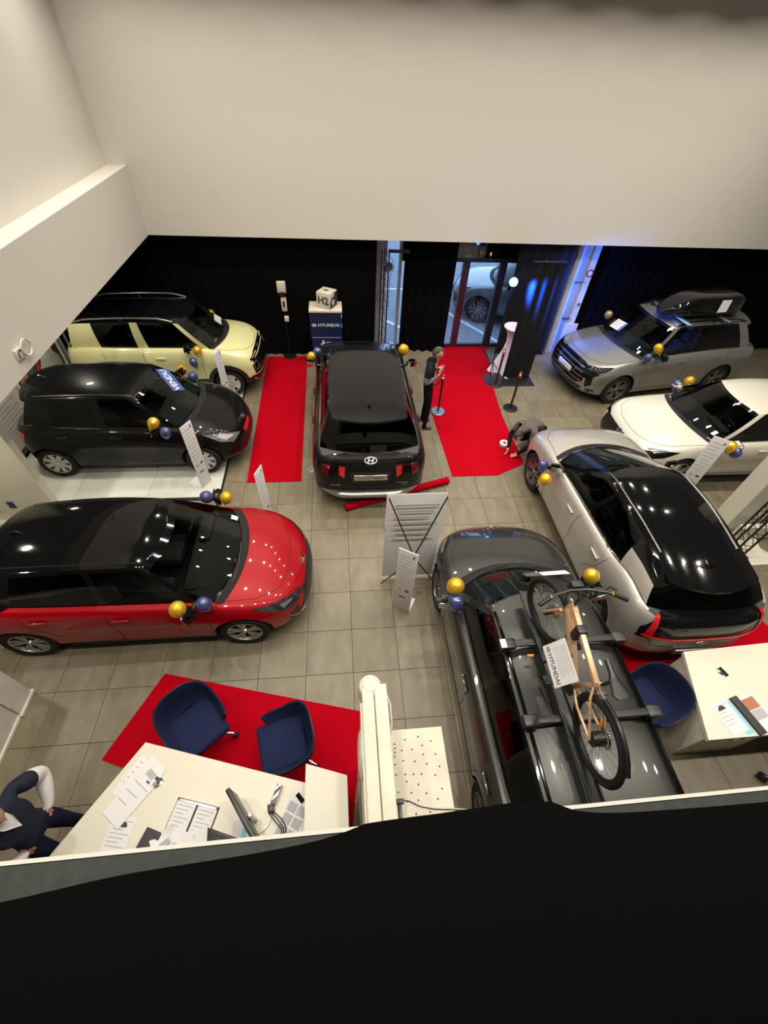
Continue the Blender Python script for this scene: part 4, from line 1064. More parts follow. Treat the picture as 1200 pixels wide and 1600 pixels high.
pillar('wall_pillar_right', 5.46, 5.98, 2.63, True, 0)
m = MB().mat('white'); m.box(5.70, 6.04, 10.34, 10.37, .0, .80); tag(m.build('info_board', None, None, None), 'small white board standing against the right pillar behind the nose of the silver SUV', 'board')

# ------------------------------------------------------------ curtains
def curtain(label, x0, y0, x1, y1, z0, z1, group=None, amp=.022, key='cloth', pitch=.22):
    L = math.hypot(x1 - x0, y1 - y0); n = max(8, int(L / .035)); nz = 6; dx, dy = (x1 - x0) / L, (y1 - y0) / L
    P = []
    rr = random.Random(int(L * 1000)); ph = [rr.uniform(0, 6) for _ in range(3)]
    for i in range(n + 1):
        t = L * i / n; row = []
        for j in range(nz + 1):
            z = z0 + (z1 - z0) * j / nz
            a = amp * (1 - .4 * j / nz); o = a * (sin(t * 2 * pi / pitch + ph[0] + .6 * sin(t * 1.7 + ph[1])) + .4 * sin(t * 5 + ph[2]))
            row.append((x0 + dx * t - dy * o, y0 + dy * t + dx * o, z))
        P.append(row)
    m = MB().mat(key); m.grid(P); o = m.build('black_curtain', None, None, 70)
    return tag(o, label, 'curtain', group)
curtain('wide black curtain behind the left red carpet and the blue display', -4.3, 10.33, .86, 10.33, 0.0, 2.63)
curtain('black curtain closing the left bay beside the photo panel', -5.85, 9.05, -5.85, 10.6, .0, 2.63)
curtain('short black curtain in the far left corner behind the yellow car', -5.85, 10.62, -4.05, 10.62, .0, 2.63)
curtain('black curtain hanging left of the glass entrance door behind the standing man', 1.50, 10.5, 2.70, 10.5, .0, 2.63, None, .05)
curtain('black curtain behind the silver car with the roof box', 6.02, 10.66, 13.7, 10.66, .0, 2.63)
curtain('free hanging black drape lit blue beside the cocktail table', 3.90, 9.10, 4.56, 9.12, .03, 2.58, None, .03, 'drape')
curtain('dark drape glowing blue just right of the glass entrance door', 4.02, 10.3, 5.30, 10.25, .0, 2.6, None, .03, 'drape')
m = MB().mat('black'); m.bbox(3.45, 4.62, 8.78, 9.28, 0, .02, .006); m.cyl(.02, .02, 2.6, 10, Matrix.Translation((4.2, 9.19, 0))); m.tube([(3.9, 9.1, 2.6), (4.6, 9.12, 2.6)], .018, 8)
tag(m.build('drape_stand', None, None), 'flat black base plate and pole holding the free hanging drape', 'stand')

# blue stage lamp
r = thing('stage_lamp', 'glowing blue stage lamp on a thin black stand in front of the glass door', 'lamp', (3.66, 9.3, 0))
m = MB().mat('black'); m.cyl(.014, 0, 2.02, 8); [m.tube([(0, 0, .35), (.28 * cos(a), .28 * sin(a), .01)], .01, 6) for a in (.5, 2.6, 4.7)]; m.build('stand', None, r)
m = MB().mat('black'); T = rotm(radians(62), 0, radians(-18), (0, 0, 2.14)); m.lathe([(0, -.16), (.07, -.16), (.10, -.02), (.10, .06), (.085, .06), (.085, .0)], 20, T); m.build('housing', None, r)
m = MB().mat('blue_emit'); m.cyl(.083, .02, .03, 20, T); m.build('lens', None, r)
ld = bpy.data.lights.new('blue_lamp_light', 'SPOT'); ld.energy = 1500; ld.color = (.02, .14, 1.0); ld.shadow_soft_size = .06; ld.spot_size = radians(78); ld.spot_blend = .8
lo = bpy.data.objects.new('blue_lamp_light', ld); COL.objects.link(lo); lo.parent = r; lo.location = (0.05, -.28, 2.16)
lo.rotation_euler = Vector((.80, .30, -.30)).to_track_quat('-Z', 'Y').to_euler()
ld = bpy.data.lights.new('blue_lamp_spill', 'POINT'); ld.energy = 16; ld.color = (.04, .20, 1.0); ld.shadow_soft_size = .05
lo = bpy.data.objects.new('blue_lamp_spill', ld); COL.objects.link(lo); lo.parent = r; lo.location = (0, -.20, 2.0)
# lattice post with lamp
def truss(name, label, P0, P1, w, bars, key='black', seg=.16, both=True, square=False):
    """lattice mast between two points; bars: offsets of the chords"""
    r = thing(name, label, 'truss', tuple(P0))
    P0 = Vector(P0); P1 = Vector(P1); d = P1 - P0
    ch = []
    for off in bars:
        m = MB().mat(key); m.tube([Vector(off), d + Vector(off)], .017, 8); m.build('chord', None, r); ch.append(Vector(off))
    n = int(d.length / seg)
    pairs = [(ch[i], ch[(i + 1) % len(ch)]) for i in range(len(ch))] if len(ch) > 2 else [(ch[0], ch[1])]
    for a, b in pairs:
        for i in range(n):
            p = a + d * i / n if i % 2 == 0 else b + d * i / n; q = b + d * (i + 1) / n if i % 2 == 0 else a + d * (i + 1) / n
            m = MB().mat(key); m.tube([p, q], .006, 5); m.build('lattice_brace', None, r, None)
    return r
t = truss('lattice_post', 'black lattice lighting post in front of the tall window strip', (.96, 10.22, 0), (.96, 10.22, 2.40), .15, [(0, 0, 0), (.16, 0, 0), (.08, .13, 0)])
m = MB().mat('black'); m.bbox(-.13, .32, -.16, .22, 0, .06, .01); m.build('base_plate', None, t)
m = MB().mat('black'); m.bbox(.14, .60, -.03, .03, 2.37, 2.43, .008); m.build('cross_arm', None, t)
m = MB().mat('black'); T = rotm(radians(70), 0, .3, (.13, -.10, 2.12)); m.lathe([(0, -.12), (.07, -.12), (.09, .08), (.075, .08), (0, .06)], 14, T); m.build('spotlight_head', None, t)
m = MB().mat('black'); m.tube([(.2, -.02, 2.3), (.28, -.02, 2.1), (.2, -.02, 1.9), (.19, -.02, 1.2)], .006, 5); m.build('cable', None, t)
r = thing('tool_box', 'black flight case and loose cables behind the black SUV', 'case', (1.0, 9.90, 0))
MB().mat('black').bbox(-.25, .25, -.12, .12, 0, .42, .02).build('case_body', None, r); MB().mat('grey_alloy').bbox(.05, .2, -.13, -.12, .15, .35, .004).build('latch_plate', None, r)

# ------------------------------------------------------------ carpets
def carpet(label, poly, z=.008, wr=0.0):
    """grid carpet over a quad, slightly wrinkled"""
    a, b, c, d = [Vector((p[0], p[1], 0)) for p in poly]; nx, ny = 10, 70; P = []
    for i in range(nx + 1):
        row = []
        for j in range(ny + 1):
            u, v = i / nx, j / ny; p = (a * (1 - u) + b * u) * (1 - v) + (d * (1 - u) + c * u) * v
            zz = z
            if wr:
                for k, c0 in enumerate((.30, .38, .47, .53, .62)):
                    dd = v - c0 - .012 * sin(u * 5 + k * 2); zz += wr * math.exp(-(dd / .008) ** 2) * (.6 + .4 * sin(u * 7 + k))
            row.append((p.x, p.y, zz))
        P.append(row)
    m = MB().mat('carpet'); m.grid(P)
    edge = [P[i][0] for i in range(nx + 1)] + P[nx][1:] + [P[i][ny] for i in range(nx - 1, -1, -1)] + P[0][-2:0:-1]
    b0 = len(edge); m.add(edge + [(x, y, 0.001) for x, y, _ in edge], [(i, (i + 1) % b0, b0 + (i + 1) % b0, b0 + i) for i in range(b0)])
    return tag(m.build('red_carpet', None, None, 40), label, 'carpet')
carpet('long red carpet runner left of the black SUV', [(-1.75, 5.70), (-.78, 5.70), (-.82, 10.2), (-1.80, 10.2)])
def entrance_carpet():
    """one wrinkled sheet whose outline widens towards the middle"""
    Lk = [(5.72, 2.02), (6.6, 1.99), (7.9, 1.95), (9.2, 2.28), (10.70, 2.66)]; Rk = [(5.72, 2.90), (6.10, 3.52), (7.3, 3.50), (8.9, 3.62), (10.70, 3.98)]
    nx, ny = 12, 130; P = []
    for i in range(nx + 1):
        row = []
        for j in range(ny + 1):
            y = 5.72 + 4.98 * j / ny; u = i / nx; a = hermite(Lk, y); b = hermite(Rk, y); x = a + (b - a) * u; zz = .008
            for k, c0 in enumerate((7.0, 7.45, 7.85, 8.25, 8.75, 9.3)):
                dd = y - c0 - .05 * sin(x * 4 + k * 2); zz += .016 * math.exp(-(dd / .045) ** 2) * (.55 + .45 * sin(x * 5 + k))
            row.append((x, y, zz))
        P.append(row)
    m = MB().mat('carpet'); m.grid(P); edge = [P[i][0] for i in range(nx + 1)] + P[nx][1:] + [P[i][ny] for i in range(nx - 1, -1, -1)] + P[0][-2:0:-1]; b0 = len(edge)
    m.add(edge + [(x, y, 0.001) for x, y, _ in edge], [(i, (i + 1) % b0, b0 + (i + 1) % b0, b0 + i) for i in range(b0)])
    tag(m.build('red_carpet', None, None, 40), 'wide wrinkled red entrance carpet running from the glass door into the hall', 'carpet')
entrance_carpet()
carpet('red carpet under the two navy tub chairs and the white desk', [(-2.78, 1.36), (-.06, .35), (.13, 1.66), (-2.33, 2.29)])
carpet('red carpet behind the silver crossover at the right desk', [(3.25, 1.55), (6.2, 1.9), (5.9, 2.95), (3.2, 2.4)])
r = thing('rolled_carpet', 'red carpet rolled into a long tube lying behind the black SUV', 'carpet', (0.0, 4.97, 0), math.atan2(.60, 1.9))
m = MB().mat('carpet'); T = Matrix.Translation((0, 0, .065)) @ Matrix.Rotation(pi / 2, 4, 'Y')
m.lathe([(.03, 0), (.065, 0), (.062, .5), (.066, 1.0), (.062, 1.5), (.065, 1.99), (.03, 1.99)], 20, T); m.build('roll', None, r)
m = MB().mat('carpet'); P = [[((.064 + .006 * sin(k)) * 1, 0, 0)] for k in range(2)]
sp = [(1.0 * 0 - .002, (.02 + .0022 * k) * cos(k * .55), .065 + (.02 + .0022 * k) * sin(k * .55)) for k in range(22)]; m.tube(sp, .004, 5); m.build('spiral_edge', None, r)
r = thing('doormat', 'dark grey mat lying beside the red carpet at the door', 'mat', (4.05, 9.95, 0))
MB().mat('doormat').bbox(-.22, .30, -.70, .60, 0.0, .012, .004).build('mat', None, r); MB().mat('black').bbox(-.26, -.22, -.72, .62, 0, .014, .003).build('rubber_edge', None, r)
r = thing('tape_roll', 'roll of white tape lying on the red entrance carpet', 'tape', (3.27, 6.62, .010))
MB().mat('paper').lathe([(.045, 0), (.095, 0), (.095, .045), (.045, .045), (.045, 0)], 24).build('tape', None, r); MB().mat('concrete').lathe([(.040, 0.001), (.0455, .001), (.0455, .046), (.040, .046)], 20).build('core', None, r)
r = thing('floor_disc', 'small round grey floor plate beside the black SUV', 'plate', (-.60, 6.02, .001))
MB().mat('bluegrey').lathe([(0, .008), (.07, .008), (.08, .0)], 20).build('plate', None, r); MB().mat('grout').lathe([(.03, .0085), (.04, .0085)], 16).build('ring', None, r)

# ------------------------------------------------------------ stanchions, cocktail table
def stanchion(label, x, y, base, top='brass', rope=False):
    r = thing('rope_post', label, 'barrier post', (x, y, .012), 0)
    MB().mat(base).lathe([(0, .022), (.145, .022), (.155, .012), (.155, .0)], 28).build('base', None, r); MB().mat('black').lathe([(.150, .001), (.158, .001), (.158, .013), (.150, .013)], 28).build('rubber_ring', None, r)
    MB().mat('black').cyl(.024, .02, .80, 14).build('pole', None, r)
    MB().mat(top).lathe([(0, .90), (.022, .89), (.03, .87), (.02, .845), (.034, .83), (.036, .80), (.028, .78), (0, .78)], 14).build('finial', None, r)
    if rope: MB().mat('black').tube([(0, 0, .82), (-.06, -.01, .74), (-.13, -.02, .68), (-.20, -.03, .70)], .016, 8).build('rope', None, r)
    return r
stanchion('black rope post with bright steel base on the red carpet beside the standing man', 2.09, 7.78, 'bluegrey', 'chrome', True)
stanchion('black rope post on a black base right of the carpet, nearest to the crouching person', 3.76, 7.88, 'black')
stanchion('black rope post in front of the white cocktail table', 3.68, 8.86, 'black')
r = thing('cocktail_table', 'tall round table in a white stretch cover beside the entrance carpet', 'table', (4.05, 9.50, 0))
P = []
for i in range(33):
    a = 2 * pi * i / 32; row = []
    for k in range(12):
        t = k / 11; foot = .12 + .24 * abs(cos(2 * a)) ** 1.5; z = 1.10 * t
        rad = foot * (1 - t) ** 1.6 + .06 + .19 * t ** 6 - .02 * sin(pi * t)
        row.append((rad * cos(a), rad * sin(a), z + .01))
    P.append(row)
MB().mat('tablecov').grid(P).build('stretch_cover', None, r, 60)
MB().mat('tablecov').lathe([(0, 1.115), (.24, 1.115), (.252, 1.10), (.24, 1.09)], 28).build('tabletop', None, r)

# ------------------------------------------------------------ wall dispenser and display
r = thing('card_dispenser', 'white and black device on a stand in front of the black curtain', 'dispenser', (-1.25, 10.22, 0))
MB().mat('white').bbox(-.10, .09, -.05, .04, 1.52, 1.76, .015).build('screen_housing', None, r); MB().mat('black').bbox(-.07, .07, -.056, -.048, 1.45, 1.55, .004).build('card_slot', None, r)
MB().mat('white').bbox(-.05, .07, -.04, .03, 1.12, 1.43, .015).build('bottle_holder', None, r); MB().mat('black').bbox(-.01, .03, -.046, -.038, 1.22, 1.36, .01).build('nozzle', None, r)
MB().mat('white').bbox(-.02, .08, -.04, .03, .88, 1.0, .012).build('drip_tray', None, r)
m = MB().mat('black'); m.cyl(.015, .02, 1.5, 8, Matrix.Translation((.0, .03, 0))); m.cyl(.16, 0, .02, 20); m.build('stand', None, r)
r = thing('display_plinth', 'dark blue display plinth with white lettering and white top in front of the curtain', 'display', (-.30, 10.02, 0))
MB().mat('dnavy').box(-.36, .36, -.24, .24, .70, 1.27).build('upper_box', None, r, None); MB().mat('dnavy').box(-.34, .36, -.24, .24, 0, .695).build('lower_box', None, r, None)
MB().mat('white').bbox(-.37, .37, -.25, .26, 1.27, 1.32, .006).build('top_plate', None, r)
for z in (.98, 1.2): MB().mat('paper').box(.35, .362, -.242, -.20, z - .04, z + .04).build('hinge', None, r, None)
T = frame((.06, -.242, .99), (1, 0, 0), (0, 0, 1)); text_mesh('display_lettering', 'HYUNDAI', .095, T, 'paper', r, bold=.02, xs=1.15)
MB().mat('paper').box(-.34, .34, -.243, -.2405, .698, .704).build('divider_line', None, r, None)
T = frame((.0, -.242, .565), (1, 0, 0), (0, 0, 1)); text_mesh('display_lettering', 'Are', .19, T, 'paper', r, bold=.02)
m = MB().mat('paper'); m.tube([(-.27 + .05 * cos(a * pi / 8), -.244, .99 + .028 * sin(a * pi / 8)) for a in range(16)], .006, 5, True); m.tube([(-.29, -.244, .968), (-.283, -.244, 1.012)], .006, 5); m.tube([(-.257, -.244, .968), (-.25, -.244, 1.012)], .006, 5); m.tube([(-.285, -.244, .99), (-.255, -.244, .99)], .005, 5); m.build('badge', None, r)
r = thing('display_cube', 'white cube printed with H2 in black on the display plinth', 'cube', (-.26, 10.02, 1.32), radians(-28))
MB().mat('white').bbox(-.17, .17, -.17, .17, 0, .34, .012).build('cube', None, r)
T = frame((-.0, -.172, .17), (1, 0, 0), (0, 0, 1)); text_mesh('cube_lettering', 'H2', .22, T, 'inkd', r, bold=.03)
m = MB().mat('inkd'); m.add([(.172, -.16, .02), (.172, .16, .02), (.172, .16, .30), (.172, .05, .32), (.172, .0, .22), (.172, -.06, .26), (.172, -.16, .16)], [(0, 1, 2, 3, 4, 5, 6)]); m.build('cube_print', None, r, None)
m = MB().mat('white'); m.cyl(.06, 0, .004, 14, frame((.173, -.03, .13), (0, 1, 0), (0, 0, 1))); m.build('cube_print_dot', None, r)
m = MB().mat('inkd'); m.box(-.06, .04, -.03, .03, .34, .343); m.build('cube_slot', None, r, None)

# ------------------------------------------------------------ left bay: platform, posters, partitions
r = thing('white_platform', 'low platform of glossy white tiles under the small black hatchback and the yellow car', 'platform', (0, 0, 0))
MB().mat('black').box(-5.80, -2.14, 5.30, 8.96, 0, .02).build('platform_edge', None, r, None)
tm = MB().mat('white_gloss').bbox(-.597, .597, -.597, .597, 0, .012, .002).mesh('white_tile')
for i in range(3):
    for j in range(3):
        o = link('white_tile', tm, r); o.location = (-5.17 + 1.2 * i + .0, 5.95 + 1.2 * j, .02)
r = thing('photo_poster', 'tall wall poster of people and a pale car between two white posts', 'poster', (-5.83, 8.19, 0))
MB().mat('inkd').box(-.02, .0, -.80, .80, .02, 2.4).build('panel_board', None, r, None)
for y in (-.82, .82): MB().mat('paper').box(-.02, .04, y - .022, y + .022, 0, 2.45).build('white_post', None, r, None)
def blob(key, pts, name='photo_print'):
    m = MB().mat(key); m.add([(.004 + .001 * len(r.children) * .3, a, b) for a, b in pts], [tuple(range(len(pts)))]); m.build(name, None, r, None)
blob('ink', [(-.76, .3), (.76, .3), (.76, .55), (-.76, .50)])
blob('white_gloss', [(-.1, .45), (.7, .45), (.72, .75), (.55, .95), (.2, 1.0), (-.05, .8)]); blob('concrete', [(.1, .9), (.6, .85), (.6, 1.2), (.2, 1.3)])
blob('orange_pr', [(-.7, .5), (-.45, .5), (-.42, 1.0), (-.6, 1.1), (-.72, .9)]); blob('jumper', [(-.4, .5), (-.2, .5), (-.2, 1.1), (-.38, 1.15)]); blob('redring', [(-.2, .6), (-.1, .55), (.12, 1.2), (.02, 1.25)]); blob('wood', [(-.52, .75), (-.46, .75), (-.46, .85), (-.52, .85)])
r = thing('text_panel', 'pale grey wall panel with printed lines of text behind the small black hatchback', 'panel', (-5.83, 6.62, 0))
MB().mat('concrete').box(-.02, .0, -.72, .72, .14, 2.4).build('panel_board', None, r, None); MB().mat('black').box(-.02, .03, -.74, .74, .06, .14).build('panel_foot', None, r, None)
for k in range(9): MB().mat('ink').box(.0, .003, -.5 + (k % 3) * .05, .55 - (k % 2) * .2, .35 + .07 * k, .37 + .07 * k).build('printed_line', None, r, None)
wallbox('wall_left_bay', -6.0, -5.86, -1, 10.7, 0, 2.63)
# white partition end with stickers (left, behind the red car)
r = thing('sticker_partition', 'cream partition with small stickers behind the roof of the red hatchback', 'partition', (-4.48, 4.9, 0))
MB().mat('white').box(-1.5, 0, 0, .12, 0, 2.3).build('partition_board', None, r, None); MB().mat('white').bbox(-1.5, -.05, -.10, 0, 0, .12, .01).build('partition_base', None, r)
for (x, z, k, w_, h_) in ((-.60, .44, 'sticker', .10, .14), (-.83, .50, 'sticker', .10, .10), (-.90, .34, 'ink', .14, .12), (-.66, .70, 'ink', .05, .03)):
    MB().mat(k).box(x - w_ / 2, x + w_ / 2, -.004, -.0005, z - h_ / 2, z + h_ / 2).build('sticker', None, r, None)
r = thing('grey_counter', 'pale grey counter side at the left edge below the red hatchback', 'counter', (-3.83, 0, 0))
MB().mat('concrete').box(-1.4, 0, 1.90, 2.17, 0, .95).build('counter_end', None, r, None); MB().mat('white').bbox(-1.42, .02, 1.88, 2.19, 0, .05, .006).build('plinth_strip', None, r); MB().mat('concrete').box(-1.4, -.02, .2, 1.895, 0, .93).build('counter_body', None, r, None); MB().mat('white').bbox(-1.4, .0, .2, 1.895, 0, .05, .005).build('plinth_strip', None, r)
r = thing('wall_hook', 'white round wall fitting with looped cable on the left beam', 'wall fitting', (-3.70, 5.02, 2.84))
MB().mat('white').bbox(0, .03, -.10, .06, -.05, .07, .01).build('socket', None, r); MB().mat('white').tube([(.04, .10 + .09 * cos(a * pi / 8), .02 + .09 * sin(a * pi / 8)) for a in range(16)], .012, 6, True).build('cable_loop', None, r)
MB().mat('black').tube([(.035, -.03 + .05 * cos(a * pi / 6), -.0 + .05 * sin(a * pi / 6)) for a in range(8)], .006, 5).build('black_cable', None, r)

# ------------------------------------------------------------ price signs
def price_sign(label, base, ang, hgt, w=.22, foot=.16, lean=0.0, print_=True):
    """L shaped white stand; ang = direction the face looks"""
    r = thing('price_sign', label, 'sign', (base[0], base[1], base[2] if len(base) > 2 else 0), ang + pi / 2)
    T = Matrix.Rotation(lean, 4, 'X')
    MB().mat('paper').bbox(-w / 2, w / 2, -.006, .006, 0, hgt, .003, T).build('upright', None, r); MB().mat('paper').bbox(-w / 2, w / 2, 0, foot, 0, .01, .003).build('foot', None, r)
    if print_:
        y = -.0075
        for k in range(9):
            z = hgt * (.92 - .055 * k); x1 = w * (.38 - .10 * (k % 3))
            MB().mat('ink').box(-w * .38, x1, y, y + .001, z - .006, z + .006, T).build('printed_line', None, r, None)
        MB().mat('inkd').box(w * .26, w * .36, y - .0005, y + .001, hgt * .93, hgt * .955, T).build('badge_print', None, r, None)
        for k, (a, kk) in enumerate(((-.3, 'gold'), (.1, 'inkd'))): MB().mat(kk).box(w * a, w * (a + .2), y - .0005, y + .001, hgt * .36, hgt * .39, T).build('price_box', None, r, None)
        MB().mat('inkd').box(-w * .2, w * .15, y - .0005, y + .001, hgt * .24, hgt * .26, T).build('bottom_mark', None, r, None)
    return r
price_sign('tall white price sign standing in front of the cross-strap banner', (.74, 3.02), radians(-120), 1.38, .26, .24)
price_sign('slim white price sign beside the front wheel of the small black hatchback', (-2.43, 5.66, .032), radians(-28), 1.30, .24, .3)
price_sign('white price sign standing behind the bonnet of the red hatchback', (-1.22, 4.62), radians(-20), 1.30, .22)
price_sign('translucent price sign beside the front wheel of the pale yellow car', (-2.42, 8.22, .032), radians(-20), 1.15, .22, .3)
price_sign('white price sign leaning beside the headlight of the white hatchback', (6.22, 5.10), radians(-130), 1.30, .25)

# cross-strap banner seen from behind
r = thing('cross_banner', 'white banner seen from behind with black crossed struts', 'banner', (.89, 3.50, 0))
T = Matrix.Rotation(radians(-2), 4, 'X')
MB().mat('paper').bbox(-.38, .38, .05, .056, .06, 1.76, .002, T).build('banner_sheet', None, r)
for k, (a, b) in enumerate((((-.40, -.06, .03), (.36, .04, 1.76)), ((.40, -.06, .03), (-.36, .04, 1.76)))):
    m = MB().mat('black'); A, B = Vector(a), Vector(b); m.tube([A, (A + B) / 2 + Vector((0, -.18, -.1)), B], .010, 6); m.build('strut', None, r)
for k in range(7): MB().mat('concrete').box(-.28 + .03 * (k % 2), .28 - .05 * (k % 3), .044, .047, 1.60 - .11 * k, 1.64 - .11 * k).build('faint_print', None, r, None)

# ------------------------------------------------------------ balloons
def balloon(label, pos, key, s=1.0, tilt=(0, 0)):
    r = thing('balloon', label, 'balloon', pos); T = rotm(tilt[0], tilt[1], 0)
    prof = [(0, -.128), (.010, -.120), (.030, -.105), (.058, -.07), (.082, -.03), (.094, .015), (.090, .055), (.070, .092), (.038, .115), (0, .122)]
    MB().mat(key).lathe([(a * s, b * s) for a, b in prof], 24, T).build('balloon_skin', None, r, 80)
    MB().mat(key).lathe([(0, -.125 * s), (.008, -.128 * s), (.014, -.142 * s), (0, -.139 * s)], 10, T).build('knot', None, r)
    return r
BL = [('gold', 'gold balloon on the far mirror of the pale yellow car', (-2.90, 10.10, 1.08), .9), ('gold', 'gold balloon on the near mirror of the pale yellow car', (-2.83, 8.36, 1.10), 1), ('blue_b', 'dark blue balloon on the near mirror of the pale yellow car', (-2.92, 8.22, .93), .9),
 ('gold', 'gold balloon on the far mirror of the small black hatchback', (-3.02, 7.76, 1.02), 1), ('blue_b', 'dark blue balloon on the far mirror of the small black hatchback', (-2.80, 7.60, .98), 1), ('gold', 'gold balloon on the near mirror of the small black hatchback', (-3.02, 5.90, 1.16), 1), ('blue_b', 'dark blue balloon on the near mirror of the small black hatchback', (-2.84, 5.82, 1.04), .95),
 ('blue_b', 'dark blue balloon on the far mirror of the red hatchback', (-1.93, 4.36, 1.03), .95), ('black_b', 'black balloon between the blue and gold ones on the far mirror of the red hatchback', (-1.80, 4.38, .98), .8), ('gold', 'gold balloon on the far mirror of the red hatchback', (-1.67, 4.33, 1.03), .95),
 ('gold', 'gold balloon on the near mirror of the red hatchback', (-1.94, 2.60, 1.03), 1.05), ('black_b', 'black balloon on the near mirror of the red hatchback', (-1.85, 2.56, .93), 1.0), ('blue_b', 'dark blue balloon on the near mirror of the red hatchback', (-1.64, 2.64, 1.03), .95),
 ('gold', 'gold balloon on the right mirror of the black SUV', (1.26, 8.02, 1.30), 1.15), ('gold', 'gold balloon on the left mirror of the black SUV', (-.58, 8.02, 1.16), .9), ('blue_b', 'dark blue balloon on the left mirror of the black SUV', (-.46, 8.10, 1.22), .9),
 ('pearl', 'pale gold balloon on the far mirror of the silver SUV', (6.50, 9.98, 1.18), 1), ('gold', 'gold balloon on the near mirror of the silver SUV', (6.74, 8.12, 1.28), 1), ('blue_b', 'dark blue balloon on the near mirror of the silver SUV', (6.55, 8.06, 1.10), .9),
 ('gold', 'gold balloon on the far mirror of the white hatchback', (6.96, 7.16, 1.10), .95), ('blue_b', 'dark blue balloon on the far mirror of the white hatchback', (6.76, 7.18, 1.0), .95), ('gold', 'gold balloon on the near mirror of the white hatchback', (6.42, 5.05, 1.14), 1.05), ('blue_b', 'dark blue balloon on the near mirror of the white hatchback', (6.60, 5.05, 1.02), 1),
 ('blue_b', 'dark blue balloon on the left mirror of the silver crossover', (3.12, 4.80, 1.06), .85), ('gold', 'gold balloon on the left mirror of the silver crossover', (3.07, 4.55, 1.0), 1),
 ('gold', 'gold balloon on the left mirror of the grey estate car', (1.23, 2.58, 1.26), 1.1), ('blue_b', 'dark blue balloon on the left mirror of the grey estate car', (1.24, 2.42, 1.14), 1), ('gold', 'gold balloon on the right mirror of the grey estate car', (2.98, 2.68, 1.16), 1.05)]
for k, (key, lab, pos, s) in enumerate(BL):
    b = balloon(lab, pos, key, s, (.5 * sin(k * 2.1), .5 * cos(k * 1.3)))
    if k in (23, 24): MB().mat(key).tube([(.0, 0, -.08), (.06, .06, -.05), (.17, .12 + .2 * (k - 23), .02)], .003, 5).build('ribbon', None, b); b['group'] = 'balloons tied to the car mirrors'

# ------------------------------------------------------------ desks
def outlet(par, x, y, z, rz=0):
    o = MB().mat('chrome'); T = rotm(0, 0, rz, (x, y, z)); o.bbox(-.055, .055, -.045, .045, 0, .004, .002, T); q = o.build('outlet', None, par)
    for s in (-1, 1): MB().mat('black').cyl(.016, .004, .006, 12, T @ Matrix.Translation((s * .022, 0, 0))).build('socket', None, q)
r = thing('white_desk', 'white desk with papers and a monitor in front of the two navy chairs', 'desk', (0, 0, 0))
desk = [(-2.03, 1.30), (-2.58, .47), (-.45, -.10), (-.445, .833)]
MB().mat('white').prism(desk[::-1], .72, .755).build('tabletop', None, r, None)
for x, y in ((-1.95, 1.12), (-2.38, .50)): MB().mat('white').box(x - .03, x + .03, y - .03, y + .03, .0, .72).build('leg', None, r, None)
outlet(r, -1.83, .96, .755, radians(-60)); outlet(r, -.86, .66, .755, radians(-20))
r = thing('pedestal_cabinet', 'taller white cabinet standing against the right end of the white desk', 'cabinet', (0, 0, 0))
MB().mat('white').prism([(-.43, .93), (-.42, -.2), (-.06, -.2), (-.07, .81)], 0, 1.03).build('cabinet_body', None, r, None); MB().mat('white').prism([(-.435, .935), (-.425, -.2), (-.055, -.2), (-.065, .815)], 1.03, 1.05).build('cabinet_top', None, r, None); MB().mat('black').box(-.441, -.4375, .60, .72, .78, .80).build('handle', None, r, None)
r = thing('reception_desk', 'white reception desk with leaflets at the right edge', 'desk', (0, 0, 0))
MB().mat('white').prism([(3.95, 1.84), (3.68, .90), (5.6, .90), (5.6, 1.90)], .70, .75).build('tabletop', None, r, None)
MB().mat('white').prism([(3.97, 1.82), (3.70, .93), (4.45, .93), (4.60, 1.85)], 0, .70).build('side_panel', None, r, None); MB().mat('white').box(4.45, 5.6, 1.70, 1.85, 0, .70).build('front_panel', None, r, None)
outlet(r, 4.27, 1.57, .75, radians(-70))
for x in (4.0, 4.14): MB().mat('paper').box(x, x + .07, .895, .925, .62, .68).build('paper_label', None, r, None)
r = thing('office_chair_base', 'black castor arm of an office chair at the lower right corner', 'chair', (4.62, .62, 0))
MB().mat('black').tube([(0, 0, .09), (.16, -.16, .12), (.30, -.32, .16)], .022, 8).build('arm', None, r); MB().mat('black').cyl(.05, -.025, .025, 16, rotm(0, pi / 2, .6, (0, 0, .05))).build('castor', None, r); MB().mat('black').cyl(.03, .1, .4, 12, Matrix.Translation((.33, -.35, 0))).build('column', None, r)

